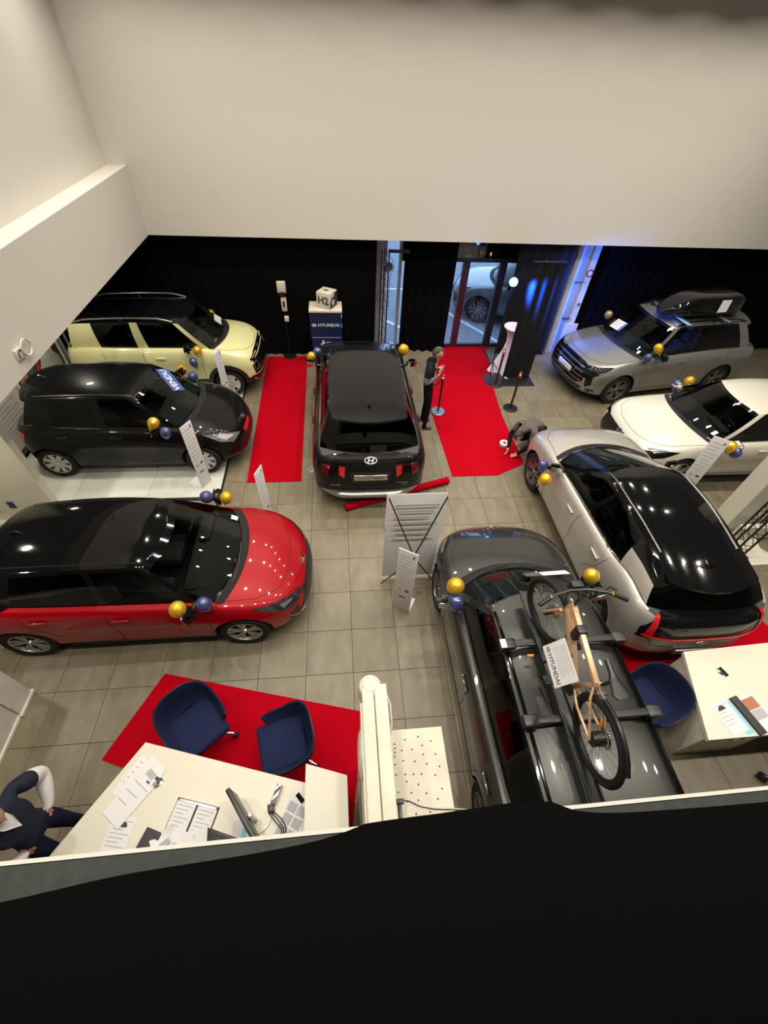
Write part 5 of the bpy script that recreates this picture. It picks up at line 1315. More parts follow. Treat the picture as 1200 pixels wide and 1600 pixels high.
# ------------------------------------------------------------ tub chairs
def tub_chair(label, loc, rz, group=None):
    """shell opens towards local +x"""
    r = thing('tub_chair', label, 'chair', (loc[0], loc[1], .008), rz, group)
    n = 30; P = []; Q = []
    for i in range(n + 1):
        a = radians(52) + radians(256) * i / n; c = cos(a - pi)        # c=1 at the back
        top = .60 + .22 * max(0, c) ** 1.2; ro = .30
        ex = 1.0 / max(abs(cos(a)) ** 3.2 + abs(sin(a)) ** 3.2, 1e-6) ** (1 / 3.2)
        row = []
        for (rr, z) in ((.60, .36), (.80, .40), (.92, .50), (.98, .5 + (top - .5) * .6), (1.0, top - .01), (.985, top + .006), (.94, top + .006), (.92, top - .02), (.86, .5 + (top - .5) * .5), (.80, .47), (.70, .44)):
            rad = ro * rr * ex; row.append((rad * cos(a) * 1.0, rad * sin(a) * 1.05, z))
        P.append(row)
    m = MB().mat('navy'); m.grid(P)
    for row in (P[0], P[-1]): m.add(row, [tuple(range(len(row)))])
    m.build('shell', None, r, 60)
    m = MB().mat('navy'); m.bbox(-.20, .29, -.245, .245, .37, .47, .04, None, 3); m.build('seat_cushion', None, r)
    m = MB().mat('black'); m.tube([P[i][5] for i in range(0, n + 1)], .004, 5); m.build('piping', None, r)
    MB().mat('chrome').cyl(.03, .10, .37, 14).build('column', None, r); MB().mat('black').lathe([(0, .36), (.1, .36), (.1, .34), (0, .34)], 16).build('seat_plate', None, r)
    for k in range(4):
        a = pi / 4 + k * pi / 2; e = (.33 * cos(a), .33 * sin(a), .085)
        l = MB().mat('chrome').tube([(0, 0, .115), (e[0] * .6, e[1] * .6, .105), e], [.022, .020, .016], 8).build('leg', None, r)
        MB().mat('rubber').cyl(.032, -.02, .02, 14, rotm(pi / 2, 0, a + .7, (e[0] * 1.03, e[1] * 1.03, .034))).build('castor', None, l)
    return r
G = 'navy tub chairs on castors'
tub_chair('navy tub chair left of the pair on the red carpet, turned towards the desk', (-1.68, 1.53), radians(-50), G)
tub_chair('navy tub chair right of the pair on the red carpet, beside the white cabinet', (-.70, 1.28), radians(-165), G)
tub_chair('navy tub chair between the grey estate car and the reception desk', (3.44, 1.42), radians(200), G)

# ------------------------------------------------------------ things on the desks
def sheet(name, label, cat, c, w, h, rz, z, key='paper', lines=6, ink='ink', group=None, extra=None, thick=.002):
    r = thing(name, label, cat, (c[0], c[1], z), rz, group)
    MB().mat(key).box(-w / 2, w / 2, -h / 2, h / 2, 0, thick).build('sheet', None, r, None)
    for k in range(lines):
        y = h * (.38 - .70 * k / max(1, lines)); MB().mat(ink).box(-w * .40, w * (.38 - .15 * ((k * 7) % 3)), y - h * .012, y + h * .012, thick, thick + .0006).build('printed_line', None, r, None)
    if extra: extra(r, w, h, thick)
    return r
ZD = .7555
def carpic(r, w, h, t):
    MB().mat('inkd').prism([(-w * .25, h * .26), (-w * .18, h * .33), (-w * .02, h * .38), (w * .14, h * .35), (w * .2, h * .28), (w * .18, h * .24), (-w * .24, h * .23)], t, t + .001).build('car_picture', None, r, None)
sheet('paper_sheet', 'plain white sheet lying uppermost on the left pile of the white desk', 'paper', (-2.05, .82), .22, .36, radians(-38), ZD + .006, lines=3)
sheet('paper_sheet', 'white sheet half under the left pile, nearest to the desk edge', 'paper', (-2.03, .98), .23, .34, radians(-32), ZD, lines=5)
def blueprint(r, w, h, t): MB().mat('ink').box(-w * .1, w * .35, h * .05, h * .25, t, t + .001).build('grey_picture', None, r, None); MB().mat('inkb').box(w * .2, w * .38, -h * .08, -h * .0, t, t + .001).build('blue_box', None, r, None)
sheet('paper_sheet', 'white sheet with a grey picture and blue mark at the top of the left pile', 'paper', (-1.95, 1.0), .21, .29, radians(-42), ZD + .003, lines=0, extra=blueprint)
sheet('data_leaflet', 'leaflet with a small dark car picture near the parapet on the white desk', 'leaflet', (-2.06, .555), .21, .30, radians(-12), ZD, lines=7, extra=carpic)
r = thing('open_folder', 'open ring folder with printed pages in the middle of the white desk', 'folder', (-1.46, .60, ZD), radians(-16))
MB().mat('inkd').bbox(-.20, .20, -.155, .165, 0, .006, .002).build('cover', None, r)
for s in (-1, 1):
    p = MB().mat('paper').box(s * .10 - .09, s * .10 + .09, -.15, .14, .006, .016).build('page', None, r, None)
    for k in range(8): MB().mat('ink').box(s * .10 - .07, s * .10 + .07 - .03 * (k % 3), .11 - .03 * k, .117 - .03 * k, .016, .0167).build('printed_line', None, p, None)
MB().mat('chrome').box(-.18, .18, .142, .158, .006, .02).build('clip_bar', None, r, None)
for k, (c, rz, tl, lab) in enumerate((((-1.62, .45), .6, .5, 'crumpled white sheet standing up beside the black wallet, leftmost of the loose papers'), ((-1.52, .42), -.3, .35, 'loose white sheet leaning on the open folder'), ((-1.38, .42), .1, .12, 'loose white sheet with a small photo near the parapet, right of the open folder'))):
    r = thing('loose_paper', lab, 'paper', (c[0], c[1], ZD + .012 + .002 * k), rz)
    P = [[(x * .10, -.13 + .26 * j / 6, .035 * tl * (1 + sin(j * .9 + x * 2)) + .01 * k) for x in (-1, -.3, .3, 1)] for j in range(7)]
    MB().mat('paper').grid(P).build('sheet', None, r, 60); MB().mat('ink').add([(-.05, .0, .075 * tl + .03), (.05, .0, .075 * tl + .03), (.05, .04, .075 * tl + .032), (-.05, .04, .075 * tl + .032)], [(0, 1, 2, 3)]).build('small_print', None, r, None)
r = thing('black_wallet', 'black wallet folder lying left of the crumpled papers', 'wallet', (-1.80, .46, ZD), radians(-22)); MB().mat('inkd').bbox(-.075, .075, -.13, .13, 0, .022, .006).build('cover', None, r); MB().mat('paper').box(-.07, .07, -.125, -.12, .004, .018).build('page_edge', None, r, None)
r = thing('keyboard', 'dark flat keyboard beside the monitor on the white desk', 'keyboard', (-1.14, .42, ZD), radians(-20)); MB().mat('black').bbox(-.20, .20, -.08, .08, 0, .018, .005).build('case', None, r)
for j in range(4):
    for i in range(12): MB().mat('inkd').box(-.18 + .03 * i, -.155 + .03 * i, .035 - .033 * j, .06 - .033 * j, .018, .023).build('key', None, r, None)
r = thing('monitor', 'thin black monitor seen from above on the white desk', 'monitor', (-.93, .56, ZD), radians(-54))
MB().mat('black').bbox(-.25, .25, -.012, .025, .12, .45, .008).build('screen_housing', None, r); MB().mat('black_gloss').box(-.235, .235, -.0135, -.012, .135, .435).build('screen', None, r, None)
MB().mat('silver').bbox(-.02, .02, .03, .06, .0, .30, .006).build('neck', None, r); MB().mat('white').lathe([(0, .012), (.12, .012), (.125, 0)], 24, Matrix.Translation((0, .07, 0))).build('foot', None, r)
r = thing('leaflet_card', 'small white and light blue card beside the monitor', 'card', (-1.02, .52, ZD), radians(-12)); MB().mat('paper').box(-.07, .02, -.07, .07, 0, .003).build('card', None, r, None); MB().mat('cyan').box(.02, .07, -.065, .065, 0, .0035).build('blue_part', None, r, None)
r = thing('pen_box', 'silver desk stapler standing behind the monitor', 'stapler', (-.72, .76, ZD), radians(70)); MB().mat('chrome').bbox(-.08, .08, -.022, .022, .02, .06, .006).build('arm', None, r); MB().mat('black').bbox(-.085, .085, -.02, .02, 0, .018, .004).build('base', None, r)
r = thing('power_block', 'black power adapter with cables on the desk outlet', 'adapter', (-.76, .655, ZD + .005), .2); MB().mat('black').bbox(-.028, .028, -.035, .035, 0, .045, .01).build('adapter', None, r)
for k in range(3): MB().mat('black').tube([(-.02 + .02 * k, -.03, .02), (.02 + .03 * k, -.10, .03), (.07 + .02 * k, -.17, .01), (.05 + .02 * k, -.30, .008)], .005, 6).build('cable', None, r)
def blocks(r, w, h, t):
    for i in range(2):
        for j in range(3): MB().mat('ink').box(-w * .42 + i * w * .44, -w * .04 + i * w * .44, -h * .42 + j * h * .29, -h * .18 + j * h * .29, t, t + .001).build('text_block', None, r, None)
sheet('data_leaflet', 'grey printed leaflet leaning against the white cabinet', 'leaflet', (-.57, .55), .22, .33, radians(-28), ZD, lines=0, extra=blocks)
r = thing('phone', 'black phone lying on the desk against the white cabinet', 'phone', (-.505, .72, ZD), radians(-50)); MB().mat('black').bbox(-.045, .045, -.02, .02, 0, .012, .004).build('case', None, r); MB().mat('black_gloss').box(-.04, .04, -.016, .016, .012, .0128).build('screen', None, r, None)
ZR = .751
sheet('data_leaflet', 'white and light blue leaflet with a car picture on the reception desk', 'leaflet', (4.04, 1.10), .22, .33, radians(14), ZR, lines=6, extra=carpic)
r = thing('blue_folder', 'light blue folder edge under the leaflet on the reception desk', 'folder', (4.14, 1.09, ZR - .0005), radians(14)); MB().mat('cyan').box(-.05, .05, -.17, .17, 0, .0018).build('folder', None, r, None); MB().mat('paper').box(-.052, -.048, -.17, .17, 0, .002).build('page_edge', None, r, None)
r = thing('dark_folder', 'dark grey binder between the leaflets on the reception desk', 'binder', (4.25, 1.10, ZR), radians(14)); MB().mat('inkd').bbox(-.045, .045, -.20, .20, 0, .03, .004).build('cover', None, r); MB().mat('paper').box(-.04, .04, -.202, -.2, .005, .025).build('page_edge', None, r, None)
def photoprint(r, w, h, t):
    MB().mat('orange_pr').box(-w * .42, w * .42, h * .12, h * .44, t, t + .001).build('photo_print', None, r, None); MB().mat('ink').box(-w * .42, w * .42, -h * .18, h * .10, t, t + .001).build('photo_print', None, r, None)
sheet('photo_leaflet', 'leaflet with brown photo print right of the dark binder', 'leaflet', (4.40, 1.12), .20, .36, radians(14), ZR, lines=0, extra=photoprint)

# ------------------------------------------------------------ white wall with dusty top, perforated board
r = thing('partition_post', 'tall narrow white partition with dusty two-board top beside the red chair carpet', 'partition', (0, 0, 0))
MB().mat('concrete').box(.075, .235, -.10, 1.06, 0, 2.47).build('partition_core', None, r, None)
MB().mat('dirty_white').bbox(.07, .148, -.10, 1.06, 2.47, 2.50, .004).build('top_board', None, r); MB().mat('dirty_white').bbox(.156, .240, -.10, 1.08, 2.47, 2.50, .004).build('top_board', None, r)
MB().mat('white').box(.055, .075, -.1, .98, 0, 2.44).build('side_panel', None, r, None); MB().mat('white').ball((.055, .72, 2.2), .03, .16, .12, 14, 10).build('side_bump', None, r)
m = MB().mat('white'); T = Matrix.Translation((.13, 1.08, 2.44)); m.lathe([(0, .07), (.045, .065), (.075, .04), (.085, 0), (.085, -.12), (0, -.12)], 24, T); m.build('camera_dome', None, r)
MB().mat('inkd').ball((.135, 1.13, 2.40), .05, .05, .06, 14, 10).build('dome_lens', None, r)
MB().mat('white').tube([(.24, 1.02, 2.46), (.26, .95, 2.45), (.262, .85, 2.42), (.25, .78, 2.4)], .006, 6).build('cable', None, r)
m = MB().mat('black'); m.bbox(.245, .30, .40, .43, 2.30, 2.33, .004); m.bbox(.26, .285, .25, .41, 2.30, 2.325, .004); m.build('clamp', None, r)
r = thing('perforated_cabinet', 'white board with scattered round holes beside the narrow partition', 'board', (0, 0, 0))
MB().mat('dirty_white').box(.245, .69, -.1, .935, 1.86, 1.90).build('board', None, r, None); MB().mat('concrete').box(.26, .68, -.1, .92, 0, 1.86).build('cabinet_body', None, r, None)
holes = [(572, 611), (472, 628), (668, 655), (346, 648), (390, 656), (346, 685), (395, 692), (446, 713), (524, 711), (603, 686), (610, 758), (706, 765), (346, 722), (393, 725), (345, 762), (390, 758), (454, 796), (544, 808), (637, 833), (738, 863), (346, 822), (390, 820), (350, 904), (395, 899), (466, 900), (530, 905), (594, 909), (702, 925), (474, 956), (567, 984), (404, 1028), (508, 1040), (629, 1053), (755, 1030), (366, 1070), (473, 1098), (562, 1097), (720, 1100), (417, 1157), (540, 1190), (654, 1185), (608, 1241), (479, 1255), (736, 1255)]
m = MB().mat('inkd')
for hx, hy in holes:
    x = .245 + .445 * (hx - 322 - (hy - 560) * .03) / (430 + (hy - 560) * .13); y = .935 - (hy - 540) * .6 / 715
    m.cyl(.0065, 1.8998, 1.9006, 8, Matrix.Translation((x, y, 0)))
o = m.build('holes', None, r, None); o['kind'] = 'stuff'
r = thing('grey_cable', 'thin grey cable lying over the perforated board towards the grey estate car', 'cable', (0, 0, 0))
MB().mat('grey_alloy').tube([(.25, .49, 1.91), (.32, .485, 1.908), (.38, .47, 1.908), (.45, .435, 1.908), (.55, .41, 1.908), (.70, .395, 1.912), (.86, .37, 1.93), (1.05, .35, 1.98), (1.2, .30, 2.1)], .006, 6).build('cable', None, r)
MB().mat('black').cyl(.01, 0, .02, 8, Matrix.Translation((.25, .49, 1.90))).build('cable_end', None, r)

# ------------------------------------------------------------ right side: column, poster wall, lattice
m = MB().mat('white'); m.box(6.50, 6.86, 4.20, 4.52, 0, 2.9); cst = struct(m.build('wall_column', None, None, None))
MB().mat('white').box(6.80, 6.92, 4.14, 4.30, 0, 2.9).build('column_trim', None, cst, None)
r = thing('poster_wall', 'wall board with a dark blurred photo print behind the lattice barrier at the right edge', 'poster', (6.92, 4.12, 0))
MB().mat('concrete').box(0, 2.2, 0, .06, .0, 2.4).build('board', None, r, None); MB().mat('inkd').box(.02, 2.1, -.008, 0, .30, 2.2).build('photo_print', None, r, None)
for k, (x, z, w_, h_, kk) in enumerate(((.2, .8, .5, .03, 'jumper'), (.35, 1.0, .45, .05, 'ink'), (.25, .6, .4, .03, 'grey_alloy'), (.6, 1.25, .5, .08, 'orange_pr'), (.2, 1.3, .3, .06, 'jumper'))): MB().mat(kk).box(x, x + w_, -.010, -.008, z, z + h_).build('print_streak', None, r, None)
r = thing('white_floor_plate', 'cream floor board under the black lattice barrier', 'plate', (0, 0, 0)); MB().mat('white').prism([(6.30, 4.15), (6.36, 3.45), (7.1, 3.45), (6.9, 3.78), (7.0, 4.1)], 0, .03).build('board', None, r, None)
MB().mat('white').box(6.55, 7.6, 3.98, 4.08, .03, .30).build('upstand', None, r, None)
t = truss('lattice_barrier', 'black four-bar lattice standing in front of the poster at the right edge', (6.44, 3.62, .03), (6.44, 3.62, 2.3), .3, [(0, 0, 0), (0, .13, 0), (0.02, .26, 0), (0.04, .36, 0)], seg=.14)
MB().mat('black').box(-.05, .10, -.05, .42, -.005, .01).build('base_plate', None, t, None)

# ------------------------------------------------------------ roof box on the silver car
rb = thing('roof_box', 'glossy black roof box strapped on top of the silver SUV', 'roof box', (7.90, 9.04, 1.70), pi + radians(9.5))
P = []; n = 26
for i in range(n + 1):
    t = i / n; x = 1.06 - 2.12 * t; e = (1 - abs(2 * t - 1) ** 5.0); w_ = .40 * max(.0, 1 - abs(2 * t - 1) ** 3.5) ** .5 * (1 - .25 * (1 - t) ** 2); hh = .30 * max(0, 1 - (max(0, .45 - t) / .45) ** 2.4) * max(0, 1 - (max(0, t - .85) / .15) ** 2) ** .6
    row = []
    for k in range(17):
        a = pi * k / 16; cx = cos(a); sx = sin(a); row.append((x, w_ * (abs(cx) ** .45) * (1 if cx > 0 else -1), .10 + hh * sx ** .55))
    P.append(row)
m = MB().mat('black_gloss'); m.grid(P)
m.build('lid', None, rb, 60)
P2 = [[(p[0][0], p[0][1] * s, z) for s, z in ((1, .10), (.97, .06), (.8, .03), (0, .02), (-.8, .03), (-.97, .06), (-1, .10))] for p in P]
MB().mat('black').grid(P2).build('tray', None, rb, 60)
for x in (.62, -.38):
    MB().mat('silver').bbox(x - .04, x + .04, -.62, .62, -.04, .0, .012).build('cross_bar', None, rb)
    for s in (1, -1): MB().mat('black').bbox(x - .05, x + .05, s * .60 - .04, s * .60 + .04, -.09, -.005, .015).build('bar_foot', None, rb)
    MB().mat('black').bbox(x - .03, x + .03, -.3, .3, -.001, .03, .004).build('clamp', None, rb)
MB().mat('paper').add([(-.02, .455, .15), (-.28, .445, .15), (-.34, .385, .37), (-.08, .395, .38)], [(0, 1, 2, 3)]).build('paper_note', None, rb, None)
# the note rests on the side of the lid that faces the gallery
# cards on the windshields
def glass_card(car, x, y, w_, h_, rz, label, name='windshield_card', key='paper', lines=4):
    h = car.cast((x, y, 2), (0, 0, -1), .012); hx = car.cast((x - .1, y, 2), (0, 0, -1), .012)
    d = (hx - h).normalized(); T = frame(h, (0, 1, 0), d) @ Matrix.Rotation(rz, 4, 'Z')
    o = MB().mat(key).box(-w_ / 2, w_ / 2, -h_ / 2, h_ / 2, 0, .002, T).build(name, None, car.root, None)
    if label: o['label'] = label
    for k in range(lines): MB().mat('ink').box(-w_ * .4, w_ * (.4 - .2 * (k % 2)), h_ * (.3 - .18 * k) - h_ * .03, h_ * (.3 - .18 * k) + h_ * .03, .002, .003, T).build('printed_line', None, o, None)
glass_card(car_silver, .90, -.34, .32, .24, .1, 'white printed card on the windshield corner')
glass_card(car_wagon, 1.08, -.36, .58, .12, 0.05, 'long white card at the foot of the windshield', lines=2)
glass_card(car_yellow, .98, .30, .30, .16, .2, 'pale card behind the windshield', key='concrete', lines=0)
glass_card(car_red, 1.0, .52, .07, .09, 0, None, 'sticker', lines=0)
glass_card(car_white, .80, .60, .07, .10, .2, None, 'sticker', lines=0)
glass_card(car_silver, .98, .62, .06, .08, .2, None, 'sticker', lines=0)
for car, tx, y, z, s in ((car_suv, 'HYUNDAI', .55, .575, .045), (car_suv, 'TUCSON', -.52, .60, .045), (car_suv, 'HYBRID', -.56, .545, .030)):
    h = car.cast((0, y, z), (1, 0, 0), .006)
    text_mesh('boot_lettering', tx, s, frame(h, (0, -1, 0), (0, 0, 1)), 'chrome', car.root)

# ------------------------------------------------------------ bicycle on its carrier
CX = .0; 
rk = thing('bike_carrier', 'black roof carrier with two cross bars and a wheel tray on the grey estate car', 'carrier', (2.12, 1.30, 1.47))
for y in (.42, -.29):
    MB().mat('black').bbox(-.62, .62, y - .035, y + .035, .075, .105, .012).build('cross_bar', None, rk)
    for s in (1, -1): MB().mat('black').bbox(s * .57 - .07, s * .57 + .07, y - .055, y + .055, .0, .115, .02).build('bar_foot', None, rk)
MB().mat('paper').bbox(-.66, -.60, .37, .46, .115, .119, .002).build('bar_label', None, rk)
m = MB().mat('black'); m.bbox(-.30, -.20, -1.0, .98, .105, .125, .006); m.bbox(-.31, -.295, -1.0, .98, .12, .145, .003); m.bbox(-.205, -.19, -1.0, .98, .12, .145, .003); m.build('wheel_tray', None, rk)
MB().mat('black').tube([(-.36, .2, .12), (-.34, .12, .35), (-.27, .05, .62)], .014, 8).build('clamp_arm', None, rk); MB().mat('orange').bbox(-.43, -.37, .27, .29, .11, .12, .003).build('orange_tab', None, rk)
bk = thing('bicycle', 'bicycle with a pale copper frame fixed upright on the roof carrier', 'bicycle', (1.88, 1.30, 1.60), pi / 2)
AX, RW = .55, .335
def bwheel(x, name, steer=0):
    T = Matrix.Translation((x, 0, RW)) @ Matrix.Rotation(steer, 4, 'Z') @ Matrix.Rotation(pi / 2, 4, 'X')
    w_ = MB().mat('rubber').tube([T @ Vector((RW * .93 * cos(a * pi / 20), RW * .93 * sin(a * pi / 20), 0)) for a in range(40)], .026, 10, True).build(name, None, bk)
    MB().mat('black').tube([T @ Vector((RW * .84 * cos(a * pi / 18), RW * .84 * sin(a * pi / 18), 0)) for a in range(36)], .014, 6, True).build('rim', None, w_)
    m = MB().mat('grey_alloy')
    for k in range(24):
        a = 2 * pi * k / 24; m.tube([T @ Vector((.03 * cos(a + .5), .03 * sin(a + .5), .03 * (1 if k % 2 else -1))), T @ Vector((RW * .82 * cos(a), RW * .82 * sin(a), 0))], .0016, 4)
    o = m.build('spokes', None, w_, None); o['kind'] = 'stuff'
    MB().mat('black').cyl(.055 if x < 0 else .03, -.05, .05, 18, T).build('hub', None, w_); MB().mat('chrome').lathe([(.06, .055), (.085, .055), (.085, .059), (.06, .059)], 20, T).build('brake_disc', None, w_)
    MB().mat('orange').bbox(-.012, .012, -.005, .005, .10, .20, .004, T @ Matrix.Rotation(.7 if x > 0 else -.5, 4, 'Z') @ Matrix.Rotation(-pi / 2, 4, 'X') ).build('spoke_reflector', None, w_)
bwheel(AX, 'front_wheel', radians(12)); bwheel(-AX, 'rear_wheel')
HT = (.36, 0, .80); HB = (.40, 0, .66); BB = (-.12, 0, .28); ST = (-.27, 0, .70)
def T_(name, pts, r_, key='wood', sq=False): return MB().mat(key).tube(pts, r_, 8).build(name, None, bk)
m = MB().mat('wood')
def beam(a, b, w_, h_, name, key='wood'):
    a = Vector(a); b = Vector(b); T = frame(a, b - a, (0, 1, 0)); L = (b - a).length
    return MB().mat(key).bbox(0, L, -w_ / 2, w_ / 2, -h_ / 2, h_ / 2, .008, T).build(name, None, bk)
beam(HT, HB, .045, .045, 'head_tube'); beam((.36, 0, .76), (-.26, 0, .62), .045, .055, 'top_tube'); beam((.38, 0, .70), BB, .06, .07, 'down_tube'); beam(BB, ST, .04, .04, 'seat_tube')
for s in (1, -1):
    T_('chain_stay', [BB, (-.30, s * .05, .30), (-AX, s * .065, RW)], .012); T_('seat_stay', [(-.25, s * .015, .60), (-.32, s * .055, .56), (-AX, s * .065, RW)], .011)
    T_('fork_leg', [(.40, s * .05, .64), (.47, s * .055, .50), (AX, s * .055, RW)], .015)
beam((.40, -.06, .645), (.40, .06, .645), .04, .04, 'fork_crown')
T_('stem', [HT, (.345, 0, .90), (.41, 0, .94)], .018, 'black')
hb = T_('handlebar', [(.30, .36, .93), (.37, .22, .95), (.41, .08, .94), (.41, -.08, .94), (.37, -.22, .95), (.30, -.36, .93)], .014, 'black')
for s in (1, -1):
    MB().mat('black').tube([(.355, s * .26, .945), (.30, s * .37, .93)], .019, 10).build('grip', None, hb); MB().mat('gold').lathe([(.019, 0), (.021, 0), (.021, .012), (.019, .012)], 12, frame((.355, s * .26, .945), (0, 0, 1), (1, 0, 0))).build('grip_ring', None, hb); MB().mat('black').tube([(.38, s * .20, .95), (.43, s * .27, .93), (.40, s * .33, .92)], .007, 6).build('brake_lever', None, hb)
T_('seat_post', [ST, (-.30, 0, .86)], .015, 'black')
P = []
for i in range(13):
    t = i / 12; x = -.16 - .28 * t; wd = .022 + .058 * max(0, (t - .35) / .65) ** .8; wd *= (1 if t < .95 else .6)
    P.append([(x, wd * cos(pi * k / 8), .865 + .02 * abs(2 * t - 1) + .022 * sin(pi * k / 8) + .01) for k in range(9)])
MB().mat('black').grid(P).build('saddle', None, bk, 70)
T_('crank', [(-.12, .07, .28), (-.12, .09, .28), (-.02, .10, .15)], .010, 'black'); T_('crank', [(-.12, -.07, .28), (-.12, -.09, .28), (-.22, -.10, .41)], .010, 'black')
for s, p in ((1, (-.02, .14, .15)), (-1, (-.22, -.14, .41))): MB().mat('black').bbox(p[0] - .04, p[0] + .04, p[1] - .045, p[1] + .045, p[2] - .01, p[2] + .01, .005).build('pedal', None, bk)
MB().mat('black').cyl(.08, -.055, -.045, 24, frame((-.12, 0, .28), (1, 0, 0), (0, 0, 1))).build('chainring', None, bk); T_('chain', [(-.12, -.05, .36), (-AX, -.05, RW + .035)], .005, 'black'); T_('mudguard', [(-AX + (RW + .03) * cos(a), 0, RW + (RW + .03) * sin(a)) for a in [radians(60 + 14 * k) for k in range(7)]], .018, 'black')
MB().mat('black').bbox(.43, .50, -.05, .05, .86, .96, .012).build('front_lamp', None, bk); MB().mat('black').bbox(.12, .20, -.045, .045, .60, .76, .02).build('carrier_clamp', None, bk); MB().mat('black').tube([(.38, .1, .94), (.46, .05, .85), (.41, .02, .68)], .006, 6).build('brake_cable', None, bk)
sg = thing('bike_sign', 'white sheet with HYUNDAI lettering hanging on the bicycle frame', 'sign', (1.79, 1.30, 1.60), pi / 2)
T = frame((.00, .105, .50), (-1, 0, -.03), (0, -.35, .94))
T = frame((-.03, .10, .56), (-1, 0, -.12), (0, -.45, .9))
MB().mat('paper').box(-.17, .17, -.12, .12, 0, .002, T).build('sheet', None, sg, None)
text_mesh('sign_lettering', 'HYUNDAI', .055, T @ Matrix.Translation((.03, -.07, .0025)), 'inkd', sg, bold=.01)
m = MB().mat('inkd'); TT = T @ Matrix.Translation((-.13, -.07, .003)); m.tube([TT @ Vector((.022 * cos(a * pi / 6), .013 * sin(a * pi / 6), 0)) for a in range(12)], .003, 4, True); m.tube([TT @ Vector((-.01, 0, 0)), TT @ Vector((.01, 0, 0))], .003, 4); m.build('badge', None, sg)
for k in range(6): MB().mat('ink').box(-.13, .12 - .03 * (k % 2), .09 - .022 * k, .096 - .022 * k, .002, .003, T).build('printed_line', None, sg, None)

